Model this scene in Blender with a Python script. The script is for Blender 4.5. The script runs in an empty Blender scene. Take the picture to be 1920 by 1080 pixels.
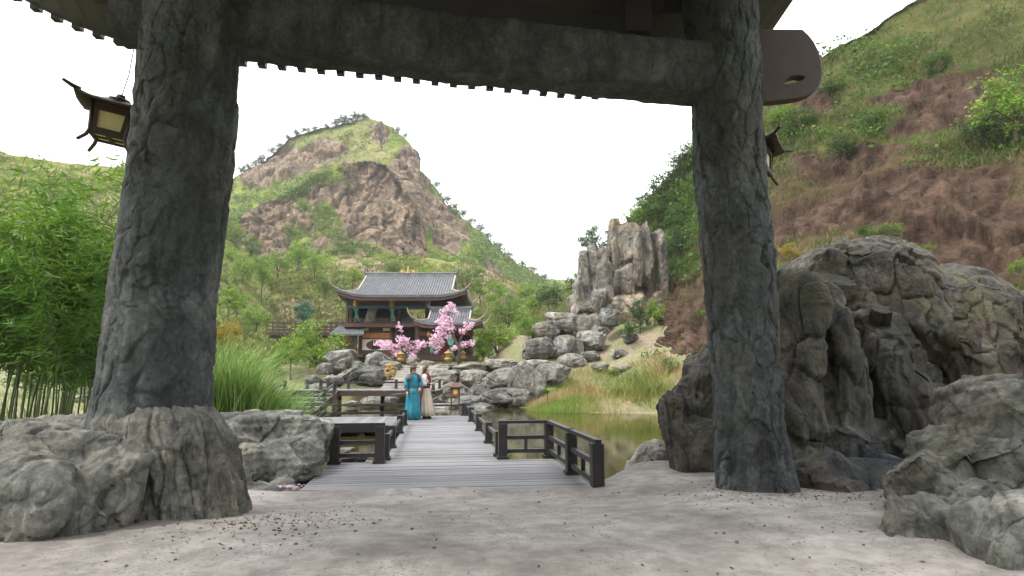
import bpy, bmesh, math, random
import numpy as np
from mathutils import Vector, Matrix

# ------------------------------------------------------------------ camera, sky, sun, exposure
sc = bpy.context.scene
col = sc.collection
FPX = 1100.0                       # focal length in photo pixels (photo 1920 x 1080)
TH = math.atan(162.0 / FPX)        # camera tilted up: horizon at photo row 702
CAM = Vector((0, 0, 1.45))
cd = bpy.data.cameras.new('camera')
cd.sensor_width = 36.0
cd.lens = 36.0 * FPX / 1920.0
cd.clip_start = 0.05
cd.clip_end = 6000
cam = bpy.data.objects.new('camera', cd)
cam.location = CAM
cam.rotation_euler = (math.pi / 2 + TH, 0, 0)
col.objects.link(cam)
sc.camera = cam

SUN_EL, SUN_AZ = math.radians(58), math.radians(-125)   # azimuth from +Y towards +X
w = bpy.data.worlds.new('World'); sc.world = w; w.use_nodes = True
nt = w.node_tree; nt.nodes.clear()
sky = nt.nodes.new('ShaderNodeTexSky'); sky.sky_type = 'NISHITA'; sky.sun_disc = False
sky.sun_elevation = SUN_EL; sky.sun_rotation = SUN_AZ
sky.air_density = 1.0; sky.dust_density = 3.0; sky.ozone_density = 1.0
hs = nt.nodes.new('ShaderNodeHueSaturation'); hs.inputs['Saturation'].default_value = 0.25
tc = nt.nodes.new('ShaderNodeTexCoord')
nz = nt.nodes.new('ShaderNodeTexNoise'); nz.inputs['Scale'].default_value = 2.2; nz.inputs['Detail'].default_value = 5
cr = nt.nodes.new('ShaderNodeValToRGB')
cr.color_ramp.elements[0].position = 0.3; cr.color_ramp.elements[0].color = (8.2, 8.5, 9.0, 1)
cr.color_ramp.elements[1].position = 0.7; cr.color_ramp.elements[1].color = (10.4, 10.4, 10.5, 1)
mx = nt.nodes.new('ShaderNodeMix'); mx.data_type = 'RGBA'; mx.inputs[0].default_value = 0.82
bg = nt.nodes.new('ShaderNodeBackground'); bg.inputs['Strength'].default_value = 0.085
wo = nt.nodes.new('ShaderNodeOutputWorld')
L = nt.links.new
L(tc.outputs['Generated'], nz.inputs['Vector']); L(nz.outputs['Fac'], cr.inputs[0])
L(sky.outputs[0], hs.inputs['Color']); L(hs.outputs[0], mx.inputs[6]); L(cr.outputs[0], mx.inputs[7])
L(mx.outputs[2], bg.inputs['Color']); L(bg.outputs[0], wo.inputs['Surface'])

sd = bpy.data.lights.new('sun', 'SUN'); sd.energy = 1.4; sd.angle = math.radians(16); sd.color = (1.0, 0.96, 0.9)
so = bpy.data.objects.new('sun', sd); col.objects.link(so)
sdir = Vector((math.sin(SUN_AZ) * math.cos(SUN_EL), math.cos(SUN_AZ) * math.cos(SUN_EL), math.sin(SUN_EL)))
so.rotation_euler = (-sdir).to_track_quat('-Z', 'Y').to_euler()

sc.view_settings.view_transform = 'Standard'
sc.view_settings.look = 'None'
sc.view_settings.exposure = 1.82
sc.view_settings.gamma = 1.0
sc.render.engine = 'CYCLES'
sc.cycles.use_denoising = True
sc.cycles.max_bounces = 6
sc.cycles.diffuse_bounces = 3
sc.cycles.glossy_bounces = 3
sc.cycles.transmission_bounces = 4
sc.cycles.volume_bounces = 1
sc.cycles.transparent_max_bounces = 4
sc.cycles.volume_step_rate = 10
sc.cycles.use_fast_gi = False

# ------------------------------------------------------------------ pixel -> world helpers
ct, st = math.cos(TH), math.sin(TH)
def ray(px, py):
    x = (px - 960.0) / FPX; y = (540.0 - py) / FPX
    return x, ct - y * st, st + y * ct
def P(px, py, Y):
    d = ray(px, py); k = Y / d[1]
    return Vector((d[0] * k, Y, 1.45 + d[2] * k))
def G(px, py, z=0.0):
    d = ray(px, py); k = (z - 1.45) / d[2]
    return Vector((d[0] * k, d[1] * k, z))
def Pn(px, py, Y):
    px = np.asarray(px, float); py = np.asarray(py, float); Y = np.asarray(Y, float)
    x = (px - 960.0) / FPX; y = (540.0 - py) / FPX
    dy = ct - y * st; dz = st + y * ct
    return np.stack([x * Y / dy, Y + 0 * x, 1.45 + dz * Y / dy], -1)

# ------------------------------------------------------------------ numpy noise
def _h(i, seed):
    with np.errstate(over='ignore'):
        x = (i[..., 0].astype(np.uint32) * np.uint32(374761393) + i[..., 1].astype(np.uint32) * np.uint32(668265263)
             + i[..., 2].astype(np.uint32) * np.uint32(2147483647) + np.uint32(seed * 144269504 & 0xffffffff))
        x = (x ^ (x >> np.uint32(13))) * np.uint32(1274126177)
        x = (x ^ (x >> np.uint32(15))) * np.uint32(2246822519)
        x = x ^ (x >> np.uint32(16))
    return x.astype(np.float64) / 4294967296.0
def vnoise(p, seed=0):
    p = np.asarray(p, float); i = np.floor(p).astype(np.int64); f = p - i
    u = f * f * f * (f * (f * 6 - 15) + 10)
    r = 0
    for a in (0, 1):
        for b in (0, 1):
            for c in (0, 1):
                wgt = (u[..., 0] if a else 1 - u[..., 0]) * (u[..., 1] if b else 1 - u[..., 1]) * (u[..., 2] if c else 1 - u[..., 2])
                r = r + wgt * _h(i + np.array([a, b, c]), seed)
    return r * 2 - 1
def fbm(p, octaves=4, seed=0, gain=0.5, lac=2.03):
    p = np.asarray(p, float); r = 0; a = 1.0; t = 0
    for k in range(octaves):
        r = r + a * vnoise(p + 17.3 * k, seed + k); t += a; a *= gain; p = p * lac
    return r / t
def worley(p, seed=0):
    p = np.asarray(p, float); i = np.floor(p).astype(np.int64)
    n = len(p); f1 = np.full(n, 9.0); f2 = np.full(n, 9.0); idh = np.zeros(n)
    for a in (-1, 0, 1):
        for b in (-1, 0, 1):
            for c in (-1, 0, 1):
                j = i + np.array([a, b, c])
                q = j + np.stack([_h(j, seed), _h(j, seed + 1), _h(j, seed + 2)], -1)
                d = np.sqrt(((p - q) ** 2).sum(-1))
                m = d < f1
                f2 = np.where(m, f1, np.minimum(f2, d))
                idh = np.where(m, _h(j, seed + 3), idh)
                f1 = np.where(m, d, f1)
    return f1, f2, idh
def facets(p, seed=0):
    p = np.asarray(p, float); i = np.floor(p).astype(np.int64); n = len(p)
    f1 = np.full(n, 9.0); f2 = np.full(n, 9.0); idh = np.zeros(n); tl = np.zeros(n)
    for a in (-1, 0, 1):
        for b in (-1, 0, 1):
            for c in (-1, 0, 1):
                j = i + np.array([a, b, c]); q = j + np.stack([_h(j, seed), _h(j, seed + 1), _h(j, seed + 2)], -1)
                d = np.sqrt(((p - q) ** 2).sum(-1)); m = d < f1
                f2 = np.where(m, f1, np.minimum(f2, d)); idh = np.where(m, _h(j, seed + 3), idh)
                g = np.stack([_h(j, seed + 4), _h(j, seed + 5), _h(j, seed + 6)], -1) - .5
                tl = np.where(m, ((p - q) * g).sum(-1), tl); f1 = np.where(m, d, f1)
    return f1, f2, idh, tl
def sstep(a, b, x):
    t = np.clip((np.asarray(x, float) - a) / (b - a), 0, 1); return t * t * (3 - 2 * t)

# ------------------------------------------------------------------ mesh helpers
def np_mesh(name, V, F, smooth=True):
    V = np.asarray(V, np.float32); F = np.asarray(F, np.int32)
    m = bpy.data.meshes.new(name)
    m.vertices.add(len(V)); m.vertices.foreach_set('co', V.ravel())
    k = F.shape[1]
    m.loops.add(F.size); m.loops.foreach_set('vertex_index', F.ravel())
    m.polygons.add(len(F)); m.polygons.foreach_set('loop_start', np.arange(0, F.size, k, dtype=np.int32))
    m.polygons.foreach_set('loop_total', np.full(len(F), k, np.int32))
    m.update(calc_edges=True); m.validate()
    m.polygons.foreach_set('use_smooth', np.full(len(m.polygons), smooth, bool))
    return m
def attr(m, name, vals):
    a = m.attributes.new(name, 'FLOAT', 'POINT'); a.data.foreach_set('value', np.asarray(vals, np.float32))
def link(name, data, mat=None, parent=None):
    o = bpy.data.objects.new(name, data); col.objects.link(o)
    if mat is not None and data is not None and not data.materials: data.materials.append(mat)
    if parent is not None: o.parent = parent
    return o
def tag(o, label=None, cat=None, group=None, kind=None):
    if label: o['label'] = label
    if cat: o['category'] = cat
    if group: o['group'] = group
    if kind: o['kind'] = kind
    return o
def empty(name, loc=(0, 0, 0), label=None, cat=None, group=None, rz=0):
    o = bpy.data.objects.new(name, None); o.location = loc; o.rotation_euler = (0, 0, rz); col.objects.link(o)
    o.empty_display_size = 0.1
    return tag(o, label, cat, group)
def copy_tree(o, parent=None):
    c = o.copy(); col.objects.link(c); c.parent = parent
    for ch in [x for x in bpy.data.objects if x.parent == o]: copy_tree(ch, c)
    return c
class MB:
    def __init__(s): s.v = []; s.f = []
    def add(s, V, F):
        n = len(s.v); s.v += [tuple(p) for p in V]; s.f += [tuple(i + n for i in f) for f in F]; return s
    def box(s, c, size, ax=None, ay=None, az=None):
        c = Vector(c); hx, hy, hz = size[0] / 2, size[1] / 2, size[2] / 2
        ax = Vector(ax or (1, 0, 0)).normalized(); ay = Vector(ay or (0, 1, 0)).normalized(); az = Vector(az or (0, 0, 1)).normalized()
        V = [c + ax * (i * hx) + ay * (j * hy) + az * (k * hz) for k in (-1, 1) for j in (-1, 1) for i in (-1, 1)]
        return s.add(V, [(0, 2, 3, 1), (4, 5, 7, 6), (0, 1, 5, 4), (2, 6, 7, 3), (0, 4, 6, 2), (1, 3, 7, 5)])
    def bar(s, a, b, wd, ht, up=(0, 0, 1)):
        a = Vector(a); b = Vector(b); d = (b - a); ln = d.length; d.normalize()
        side = d.cross(Vector(up));
        if side.length < 1e-4: side = d.cross(Vector((0, 1, 0)))
        side.normalize(); u = side.cross(d)
        return s.box((a + b) / 2, (ln, wd, ht), d, side, u)
    def tube(s, pts, rad, n=8, cap=True):
        pts = [Vector(p) for p in pts]; V = []; F = []
        if not isinstance(rad, (list, tuple)): rad = [rad] * len(pts)
        ref = Vector((0.31, 0.77, 0.55)).normalized()
        for k, p in enumerate(pts):
            d = (pts[min(k + 1, len(pts) - 1)] - pts[max(k - 1, 0)]).normalized()
            a = d.cross(ref)
            if a.length < 0.05: a = d.cross(Vector((1, 0, 0)))
            a.normalize(); b = d.cross(a)
            for i in range(n):
                t = 2 * math.pi * i / n; V.append(p + (a * math.cos(t) + b * math.sin(t)) * rad[k])
        for k in range(len(pts) - 1):
            for i in range(n):
                j = (i + 1) % n; F.append((k * n + i, k * n + j, (k + 1) * n + j, (k + 1) * n + i))
        if cap:
            F.append(tuple(range(n))[::-1]); F.append(tuple((len(pts) - 1) * n + i for i in range(n)))
        return s.add(V, F)
    def lathe(s, prof, c=(0, 0, 0), n=16, sq=None):
        c = Vector(c); V = []; F = []
        for r, z in prof:
            for i in range(n):
                t = 2 * math.pi * (i + 0.5) / n; V.append(c + Vector((r * math.cos(t), r * math.sin(t), z)))
        for k in range(len(prof) - 1):
            for i in range(n):
                j = (i + 1) % n; F.append((k * n + i, k * n + j, (k + 1) * n + j, (k + 1) * n + i))
        F.append(tuple(range(n))[::-1]); F.append(tuple((len(prof) - 1) * n + i for i in range(n)))
        return s.add(V, F)
    def grid(s, rows):
        nr, nc = len(rows), len(rows[0]); V = [p for r in rows for p in r]
        return s.add(V, [(r * nc + c, r * nc + c + 1, (r + 1) * nc + c + 1, (r + 1) * nc + c) for r in range(nr - 1) for c in range(nc - 1)])
    def build(s, name, mat=None, parent=None, smooth=False, bevel=0, solid=0):
        m = bpy.data.meshes.new(name); m.from_pydata(s.v, [], s.f); m.validate(); m.update()
        if smooth: m.polygons.foreach_set('use_smooth', [True] * len(m.polygons))
        o = link(name, m, mat, parent)
        if solid:
            k = o.modifiers.new('solid', 'SOLIDIFY'); k.thickness = solid; k.offset = 0
        if bevel:
            k = o.modifiers.new('bevel', 'BEVEL'); k.width = bevel; k.segments = 2; k.limit_method = 'ANGLE'
        return o

# ------------------------------------------------------------------ materials
def NT(name):
    m = bpy.data.materials.new(name); m.use_nodes = True; t = m.node_tree
    return m, t, t.nodes['Principled BSDF']
def nd(t, kind, **kw):
    n = t.nodes.new(kind)
    for k, v in kw.items():
        if k.startswith('i_'): n.inputs[k[2:].replace('_', ' ')].default_value = v
        else: setattr(n, k, v)
    return n
def ramp(t, fac, stops):
    r = t.nodes.new('ShaderNodeValToRGB'); e = r.color_ramp.elements
    while len(e) < len(stops): e.new(0.5)
    for k, (p, c) in enumerate(stops): e[k].position = p; e[k].color = (*c, 1) if len(c) == 3 else c
    t.links.new(fac, r.inputs[0]); return r.outputs[0]
def noise(t, vec, scale, detail=6, rough=0.6, dist=0.0):
    n = nd(t, 'ShaderNodeTexNoise'); n.inputs['Scale'].default_value = scale; n.inputs['Detail'].default_value = detail
    n.inputs['Roughness'].default_value = rough; n.inputs['Distortion'].default_value = dist
    t.links.new(vec, n.inputs['Vector']); return n.outputs['Fac']
def mapped(t, src, scale):
    m = nd(t, 'ShaderNodeMapping'); m.inputs['Scale'].default_value = scale; t.links.new(src, m.inputs['Vector']); return m.outputs[0]
def mixc(t, fac, a, b, mode='MIX'):
    m = nd(t, 'ShaderNodeMix', data_type='RGBA', blend_type=mode)
    for i, x in ((0, fac), (6, a), (7, b)):
        if isinstance(x, (int, float)): m.inputs[i].default_value = x
        elif isinstance(x, tuple): m.inputs[i].default_value = (*x, 1)
        else: t.links.new(x, m.inputs[i])
    return m.outputs[2]
def bump(t, b, h, strength=0.5, dist=0.05, prev=None):
    n = nd(t, 'ShaderNodeBump'); n.inputs['Strength'].default_value = strength; n.inputs['Distance'].default_value = dist
    t.links.new(h, n.inputs['Height'])
    if prev is not None: t.links.new(prev, n.inputs['Normal'])
    t.links.new(n.outputs[0], b.inputs['Normal']); return n.outputs[0]
def mathn(t, op, a, b=0.5):
    n = nd(t, 'ShaderNodeMath', operation=op)
    for i, x in enumerate((a, b)):
        if isinstance(x, (int, float)): n.inputs[i].default_value = x
        else: t.links.new(x, n.inputs[i])
    return n.outputs[0]

def plain(name, c, rough=0.6, var=0.25, scale=6.0, bumpk=0.15, metal=0.0):
    m, t, b = NT(name); pos = nd(t, 'ShaderNodeTexCoord').outputs['Object']
    f = noise(t, pos, scale, 5, 0.65)
    d = tuple(x * (1 - var) for x in c); l = tuple(min(1, x * (1 + var)) for x in c)
    t.links.new(ramp(t, f, [(0.3, d), (0.7, l)]), b.inputs['Base Color'])
    b.inputs['Roughness'].default_value = rough; b.inputs['Metallic'].default_value = metal
    if bumpk: bump(t, b, noise(t, pos, scale * 6, 4), bumpk, 0.01)
    return m
def rock_mat(name, dark, mid, light, warm, moss=0.0, scale=1.0, crack=1.0, warm_amt=0.5, streak=True, light_patch=None):
    m, t, b = NT(name); geo = nd(t, 'ShaderNodeNewGeometry'); pos = geo.outputs['Position']
    big = noise(t, pos, 0.9 * scale, 8, 0.62, 0.4)
    c = ramp(t, big, [(0.36, dark), (0.5, mid), (0.64, light)])
    wm = ramp(t, noise(t, pos, 0.55 * scale, 4, 0.6, 0.5), [(0.47, (0, 0, 0)), (0.6, (1, 1, 1))])
    c = mixc(t, mathn(t, 'MULTIPLY', wm, warm_amt), c, warm)
    if streak:
        sm = noise(t, mapped(t, pos, (3.5 * scale, 3.5 * scale, 0.35 * scale)), 1.0, 6, 0.65, 0.3)
        c = mixc(t, 0.55, c, ramp(t, sm, [(0.38, (0.40, 0.41, 0.43)), (0.62, (1.35, 1.32, 1.25))]), 'MULTIPLY')
    fine = noise(t, pos, 14 * scale, 8, 0.72)
    md_ = noise(t, mapped(t, pos, (1, 1, .55)), 4.2 * scale, 8, 0.7, 0.6)
    c = mixc(t, 0.8, c, ramp(t, md_, [(0.38, (0.38, 0.39, 0.39)), (0.5, (0.95, 0.95, 0.94)), (0.62, (1.5, 1.47, 1.40))]), 'MULTIPLY')
    c = mixc(t, 0.6, c, ramp(t, fine, [(0.4, (0.55, 0.55, 0.55)), (0.6, (1.35, 1.35, 1.32))]), 'MULTIPLY')
    if moss:
        mm = ramp(t, noise(t, pos, 1.5 * scale, 6, 0.7), [(0.52, (0, 0, 0)), (0.64, (1, 1, 1))])
        c = mixc(t, mathn(t, 'MULTIPLY', mm, moss), c, (0.07, 0.075, 0.022))
    if light_patch:  # patch of coloured light painted into the rock as a soft round tint
        (sp, sr, scol) = light_patch
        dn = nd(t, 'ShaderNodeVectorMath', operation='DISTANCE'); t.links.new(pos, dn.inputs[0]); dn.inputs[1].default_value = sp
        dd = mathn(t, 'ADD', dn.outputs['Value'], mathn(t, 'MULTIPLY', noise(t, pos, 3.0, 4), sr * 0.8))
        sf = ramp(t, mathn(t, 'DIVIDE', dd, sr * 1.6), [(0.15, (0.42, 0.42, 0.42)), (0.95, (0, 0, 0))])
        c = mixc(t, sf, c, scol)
    v = nd(t, 'ShaderNodeTexVoronoi', feature='DISTANCE_TO_EDGE'); v.inputs['Scale'].default_value = 1.3 * scale
    wv = nd(t, 'ShaderNodeVectorMath', operation='ADD'); t.links.new(mapped(t, pos, (1, 1, 0.5)), wv.inputs[0])
    nn = nd(t, 'ShaderNodeTexNoise'); nn.inputs['Scale'].default_value = 2.2 * scale; t.links.new(pos, nn.inputs['Vector']); t.links.new(nn.outputs['Color'], wv.inputs[1])
    t.links.new(wv.outputs[0], v.inputs['Vector'])
    ck = ramp(t, v.outputs['Distance'], [(0.0, (0.25, 0.25, 0.25)), (0.035, (1, 1, 1))])
    c = mixc(t, 0.75 * crack, c, ck, 'MULTIPLY')
    t.links.new(c, b.inputs['Base Color']); b.inputs['Roughness'].default_value = 0.82
    n1 = bump(t, b, ck, 0.5 * crack, 0.03 / scale)
    n2 = bump(t, b, big, 0.5, 0.12 / scale, n1); n2 = bump(t, b, md_, 0.85, 0.10 / scale, n2)
    bump(t, b, fine, 0.9, 0.03 / scale, n2)
    return m
M = {}
M['pillar'] = rock_mat('pillar_rock', (0.034, 0.040, 0.040), (0.056, 0.066, 0.068), (0.092, 0.105, 0.106), (0.074, 0.070, 0.064), 0.12, 1.3, 0.6, 0.45)
M['rock_fg'] = rock_mat('foreground_rock', (0.098, 0.102, 0.094), (0.168, 0.172, 0.158), (0.265, 0.265, 0.243), (0.19, 0.168, 0.13), 0.3, 1.0, 0.6, 0.5)
M['rock_rt'] = rock_mat('dark_rock', (0.030, 0.030, 0.025), (0.062, 0.059, 0.049), (0.118, 0.112, 0.095), (0.105, 0.072, 0.052), 0.55, 1.0, 0.6, 0.6, True, (tuple(P(1645, 885, 6.9)), 0.75, (0.025, 0.065, 0.12)))  # dark rock base colours; bluish light painted in low on its face
M['rock_mid'] = rock_mat('bank_rock', (0.085, 0.085, 0.078), (0.17, 0.168, 0.155), (0.27, 0.265, 0.25), (0.22, 0.19, 0.145), 0.25, 0.5, 0.5, 0.4)
M['rock_tower'] = rock_mat('tower_rock', (0.06, 0.06, 0.056), (0.14, 0.132, 0.116), (0.24, 0.225, 0.195), (0.23, 0.17, 0.11), 0.1, 0.3, 0.5, 0.6)
M['wood_dark'] = plain('dark_wood', (0.018, 0.016, 0.017), 0.5, 0.35, 3, 0.25)
M['wood_brown'] = plain('brown_wood', (0.040, 0.020, 0.013), 0.55, 0.35, 3, 0.25)
M['wood_red'] = plain('red_brown_wood', (0.075, 0.026, 0.016), 0.5, 0.3, 3, 0.2)
M['gold'] = plain('gilt', (0.42, 0.25, 0.06), 0.42, 0.35, 8, 0.2, 0.3)
M['bronze'] = plain('old_bronze', (0.26, 0.17, 0.05), 0.5, 0.45, 9, 0.3, 0.3)
M['paper'] = plain('lantern_paper', (0.62, 0.55, 0.30), 0.8, 0.12, 3, 0.05)
M['orange'] = plain('orange_panel', (0.36, 0.12, 0.025), 0.6, 0.25, 3, 0.1)
M['white_panel'] = plain('cream_plaster', (0.62, 0.58, 0.48), 0.8, 0.12, 3, 0.1)
M['green_cloth'] = plain('green_cloth', (0.13, 0.34, 0.26), 0.85, 0.2, 4, 0.1)
M['red_paint'] = plain('red_paint', (0.20, 0.02, 0.018), 0.5, 0.3, 3, 0.1)
M['tile'] = plain('grey_roof_tile', (0.125, 0.13, 0.14), 0.6, 0.35, 2.2, 0.2)
M['ridge'] = plain('pale_ridge_mortar', (0.32, 0.29, 0.255), 0.75, 0.3, 2, 0.2)
M['horn'] = plain('weathered_ridge_horn', (0.22, 0.16, 0.125), 0.75, 0.3, 2, 0.2)
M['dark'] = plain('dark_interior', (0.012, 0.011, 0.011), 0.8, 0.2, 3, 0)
M['teal_paint'] = plain('teal_beam_paint', (0.03, 0.10, 0.14), 0.6, 0.4, 4, 0)
M['wire'] = plain('wire', (0.02, 0.02, 0.02), 0.5, 0.1, 3, 0)

def plank_mat():
    m, t, b = NT('weathered_plank'); oi = nd(t, 'ShaderNodeObjectInfo'); geo = nd(t, 'ShaderNodeNewGeometry')
    tcn = nd(t, 'ShaderNodeTexCoord').outputs['Object']
    off = nd(t, 'ShaderNodeVectorMath', operation='ADD'); t.links.new(tcn, off.inputs[0])
    cmb = nd(t, 'ShaderNodeCombineXYZ'); t.links.new(mathn(t, 'MULTIPLY', oi.outputs['Random'], 37.0), cmb.inputs[0]); t.links.new(cmb.outputs[0], off.inputs[1])
    g = noise(t, mapped(t, off.outputs[0], (1.2, 22, 22)), 1.0, 6, 0.6)
    c = ramp(t, g, [(0.25, (0.115, 0.115, 0.117)), (0.75, (0.20, 0.20, 0.203))])
    c = mixc(t, 0.85, c, ramp(t, oi.outputs['Random'], [(0, (0.66, 0.66, 0.70)), (0.5, (0.95, 0.95, 0.97)), (1, (1.15, 1.13, 1.13))]), 'MULTIPLY')
    big = noise(t, geo.outputs['Position'], 0.8, 6, 0.6)
    c = mixc(t, 0.7, c, ramp(t, big, [(0.3, (0.68, 0.68, 0.70)), (0.65, (1.1, 1.1, 1.1))]), 'MULTIPLY')
    t.links.new(c, b.inputs['Base Color']); b.inputs['Roughness'].default_value = 0.62
    bump(t, b, g, 0.4, 0.006); return m
M['plank'] = plank_mat()
def water_mat():
    m, t, b = NT('pond_water'); pos = nd(t, 'ShaderNodeNewGeometry').outputs['Position']
    c = ramp(t, noise(t, pos, 0.25, 5), [(0.35, (0.020, 0.019, 0.005)), (0.65, (0.042, 0.039, 0.010))])
    t.links.new(c, b.inputs['Base Color']); b.inputs['Roughness'].default_value = 0.06; b.inputs['IOR'].default_value = 1.33
    bump(t, b, noise(t, mapped(t, pos, (2.0, 0.9, 1)), 2.5, 4), 0.06, 0.03); return m
M['water'] = water_mat()
def ground_mat(name, cols, sc_=1.0, speck=None, rough=0.9, bd=0.05):
    m, t, b = NT(name); pos = nd(t, 'ShaderNodeNewGeometry').outputs['Position']
    n1 = noise(t, pos, 0.35 * sc_, 7, 0.62, 0.3); n2 = noise(t, pos, 3.0 * sc_, 8, 0.7)
    c = ramp(t, n1, cols)
    c = mixc(t, 0.7, c, ramp(t, n2, [(0.38, (0.6, 0.6, 0.6)), (0.62, (1.3, 1.3, 1.3))]), 'MULTIPLY')
    if speck:
        sp = ramp(t, noise(t, pos, 26 * sc_, 3, 0.6), [(0.57, (0, 0, 0)), (0.62, (1, 1, 1))])
        pm = ramp(t, noise(t, pos, 1.4 * sc_, 3, 0.6), [(0.44, (0, 0, 0)), (0.56, (0.85, 0.85, 0.85))])
        c = mixc(t, mathn(t, 'MULTIPLY', sp, pm), c, speck)
    t.links.new(c, b.inputs['Base Color']); b.inputs['Roughness'].default_value = rough
    n = bump(t, b, n1, 0.4, bd * 3); bump(t, b, n2, 0.6, bd, n); return m
M['sand'] = ground_mat('pale_concrete_ground', [(0.36, (0.14, 0.124, 0.108)), (0.5, (0.235, 0.214, 0.192)), (0.62, (0.30, 0.276, 0.25))], 1.6, (0.10, 0.095, 0.08), 0.85, 0.02)
M['earth'] = ground_mat('bank_earth', [(0.3, (0.10, 0.12, 0.04)), (0.48, (0.15, 0.15, 0.065)), (0.6, (0.19, 0.15, 0.10)), (0.78, (0.23, 0.185, 0.135))], 1.2)

def hill_mat(name, greens, dry, rockc, sc_=1.0):
    m, t, b = NT(name); pos = nd(t, 'ShaderNodeNewGeometry').outputs['Position']
    rk = nd(t, 'ShaderNodeAttribute', attribute_name='rock').outputs['Fac']; dr = nd(t, 'ShaderNodeAttribute', attribute_name='dry').outputs['Fac']
    n1 = noise(t, pos, 0.09 * sc_, 8, 0.65, 0.4); n2 = noise(t, pos, 0.7 * sc_, 8, 0.72); n3 = noise(t, pos, 3.5 * sc_, 5, 0.7)
    gr = ramp(t, n1, [(0.37, greens[0]), (0.5, greens[1]), (0.63, greens[2])])
    dm = mathn(t, 'ADD', dr, mathn(t, 'MULTIPLY', mathn(t, 'SUBTRACT', n2, 0.5), 1.2))
    gr = mixc(t, ramp(t, dm, [(0.35, (0, 0, 0)), (0.65, (1, 1, 1))]), gr, ramp(t, n1, [(0.3, dry[0]), (0.7, dry[1])]))
    st_ = noise(t, mapped(t, pos, (0.5 * sc_, 0.5 * sc_, 0.14 * sc_)), 1.0, 9, 0.7, 0.6)
    rc = ramp(t, st_, [(0.36, rockc[0]), (0.5, rockc[1]), (0.64, rockc[2])])
    rm = mathn(t, 'ADD', rk, mathn(t, 'MULTIPLY', mathn(t, 'SUBTRACT', n2, 0.5), 0.9))
    c = mixc(t, ramp(t, rm, [(0.42, (0, 0, 0)), (0.58, (1, 1, 1))]), gr, rc)
    c = mixc(t, 0.75, c, ramp(t, n2, [(0.38, (0.6, 0.6, 0.58)), (0.62, (1.3, 1.3, 1.3))]), 'MULTIPLY')
    c = mixc(t, 0.6, c, ramp(t, n3, [(0.38, (0.6, 0.6, 0.6)), (0.62, (1.32, 1.32, 1.32))]), 'MULTIPLY')
    t.links.new(c, b.inputs['Base Color']); b.inputs['Roughness'].default_value = 0.95; b.inputs['Specular IOR Level'].default_value = 0.15
    k = bump(t, b, st_, 0.7, 1.6 / sc_); k = bump(t, b, n2, 0.7, 0.7 / sc_, k); bump(t, b, n3, 0.6, 0.12 / sc_, k)
    return m
GR = [(0.07, 0.12, 0.018), (0.125, 0.175, 0.03), (0.20, 0.23, 0.05)]
M['hill_far'] = hill_mat('mountain_cover', GR, [(0.17, 0.145, 0.075), (0.25, 0.205, 0.12)], [(0.065, 0.050, 0.036), (0.175, 0.130, 0.092), (0.32, 0.235, 0.165)], 0.8)
M['hill_mid'] = hill_mat('foothill_cover', [(0.10, 0.15, 0.02), (0.17, 0.215, 0.036), (0.25, 0.27, 0.065)], [(0.22, 0.185, 0.10), (0.32, 0.265, 0.165)], [(0.10, 0.085, 0.07), (0.21, 0.17, 0.135), (0.32, 0.26, 0.21)], 0.8)
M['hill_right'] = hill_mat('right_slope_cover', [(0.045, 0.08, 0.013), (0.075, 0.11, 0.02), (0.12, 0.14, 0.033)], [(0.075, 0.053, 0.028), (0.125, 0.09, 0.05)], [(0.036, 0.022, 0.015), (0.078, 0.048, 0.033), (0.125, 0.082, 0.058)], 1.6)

def leaf_mat(name, c0, c1, c2, trans=0.35, rough=0.6):
    m, t, b = NT(name)
    tn = nd(t, 'ShaderNodeAttribute', attribute_name='tint').outputs['Fac']; oi = nd(t, 'ShaderNodeObjectInfo').outputs['Random']
    f = mathn(t, 'ADD', mathn(t, 'MULTIPLY', tn, 0.75), mathn(t, 'MULTIPLY', oi, 0.25))
    c = ramp(t, f, [(0.1, c0), (0.5, c1), (0.9, c2)])
    t.links.new(c, b.inputs['Base Color']); b.inputs['Roughness'].default_value = rough; b.inputs['Specular IOR Level'].default_value = 0.25
    tr = nd(t, 'ShaderNodeBsdfTranslucent'); t.links.new(c, tr.inputs['Color'])
    ms = nd(t, 'ShaderNodeMixShader'); ms.inputs[0].default_value = trans
    t.links.new(b.outputs[0], ms.inputs[1]); t.links.new(tr.outputs[0], ms.inputs[2])
    t.links.new(ms.outputs[0], t.nodes['Material Output'].inputs['Surface']); return m
M['scrub'] = leaf_mat('scrub_leaf', (0.052, 0.105, 0.022), (0.12, 0.18, 0.036), (0.23, 0.265, 0.065))
M['scrub_dk'] = leaf_mat('slope_scrub_leaf', (0.028, 0.07, 0.010), (0.058, 0.125, 0.016), (0.14, 0.21, 0.028))
M['tree_dk'] = leaf_mat('dark_tree_leaf', (0.03, 0.06, 0.018), (0.05, 0.095, 0.025), (0.08, 0.14, 0.035))
M['tree_lt'] = leaf_mat('light_tree_leaf', (0.085, 0.17, 0.022), (0.17, 0.28, 0.036), (0.28, 0.36, 0.055))
M['bamboo_leaf'] = leaf_mat('bamboo_leaf', (0.04, 0.10, 0.012), (0.09, 0.20, 0.018), (0.22, 0.33, 0.035), 0.4)
M['grass'] = leaf_mat('tall_grass_blade', (0.09, 0.19, 0.035), (0.16, 0.29, 0.06), (0.34, 0.42, 0.14), 0.35)
M['grass_bank'] = leaf_mat('bank_grass_blade', (0.12, 0.19, 0.03), (0.24, 0.25, 0.07), (0.36, 0.26, 0.13), 0.35)
M['lawn'] = leaf_mat('short_grass_blade', (0.09, 0.20, 0.02), (0.16, 0.28, 0.035), (0.24, 0.32, 0.06), 0.35)
M['petal'] = leaf_mat('pink_petal', (0.66, 0.38, 0.52), (0.78, 0.52, 0.66), (0.86, 0.68, 0.78), 0.35)
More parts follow.
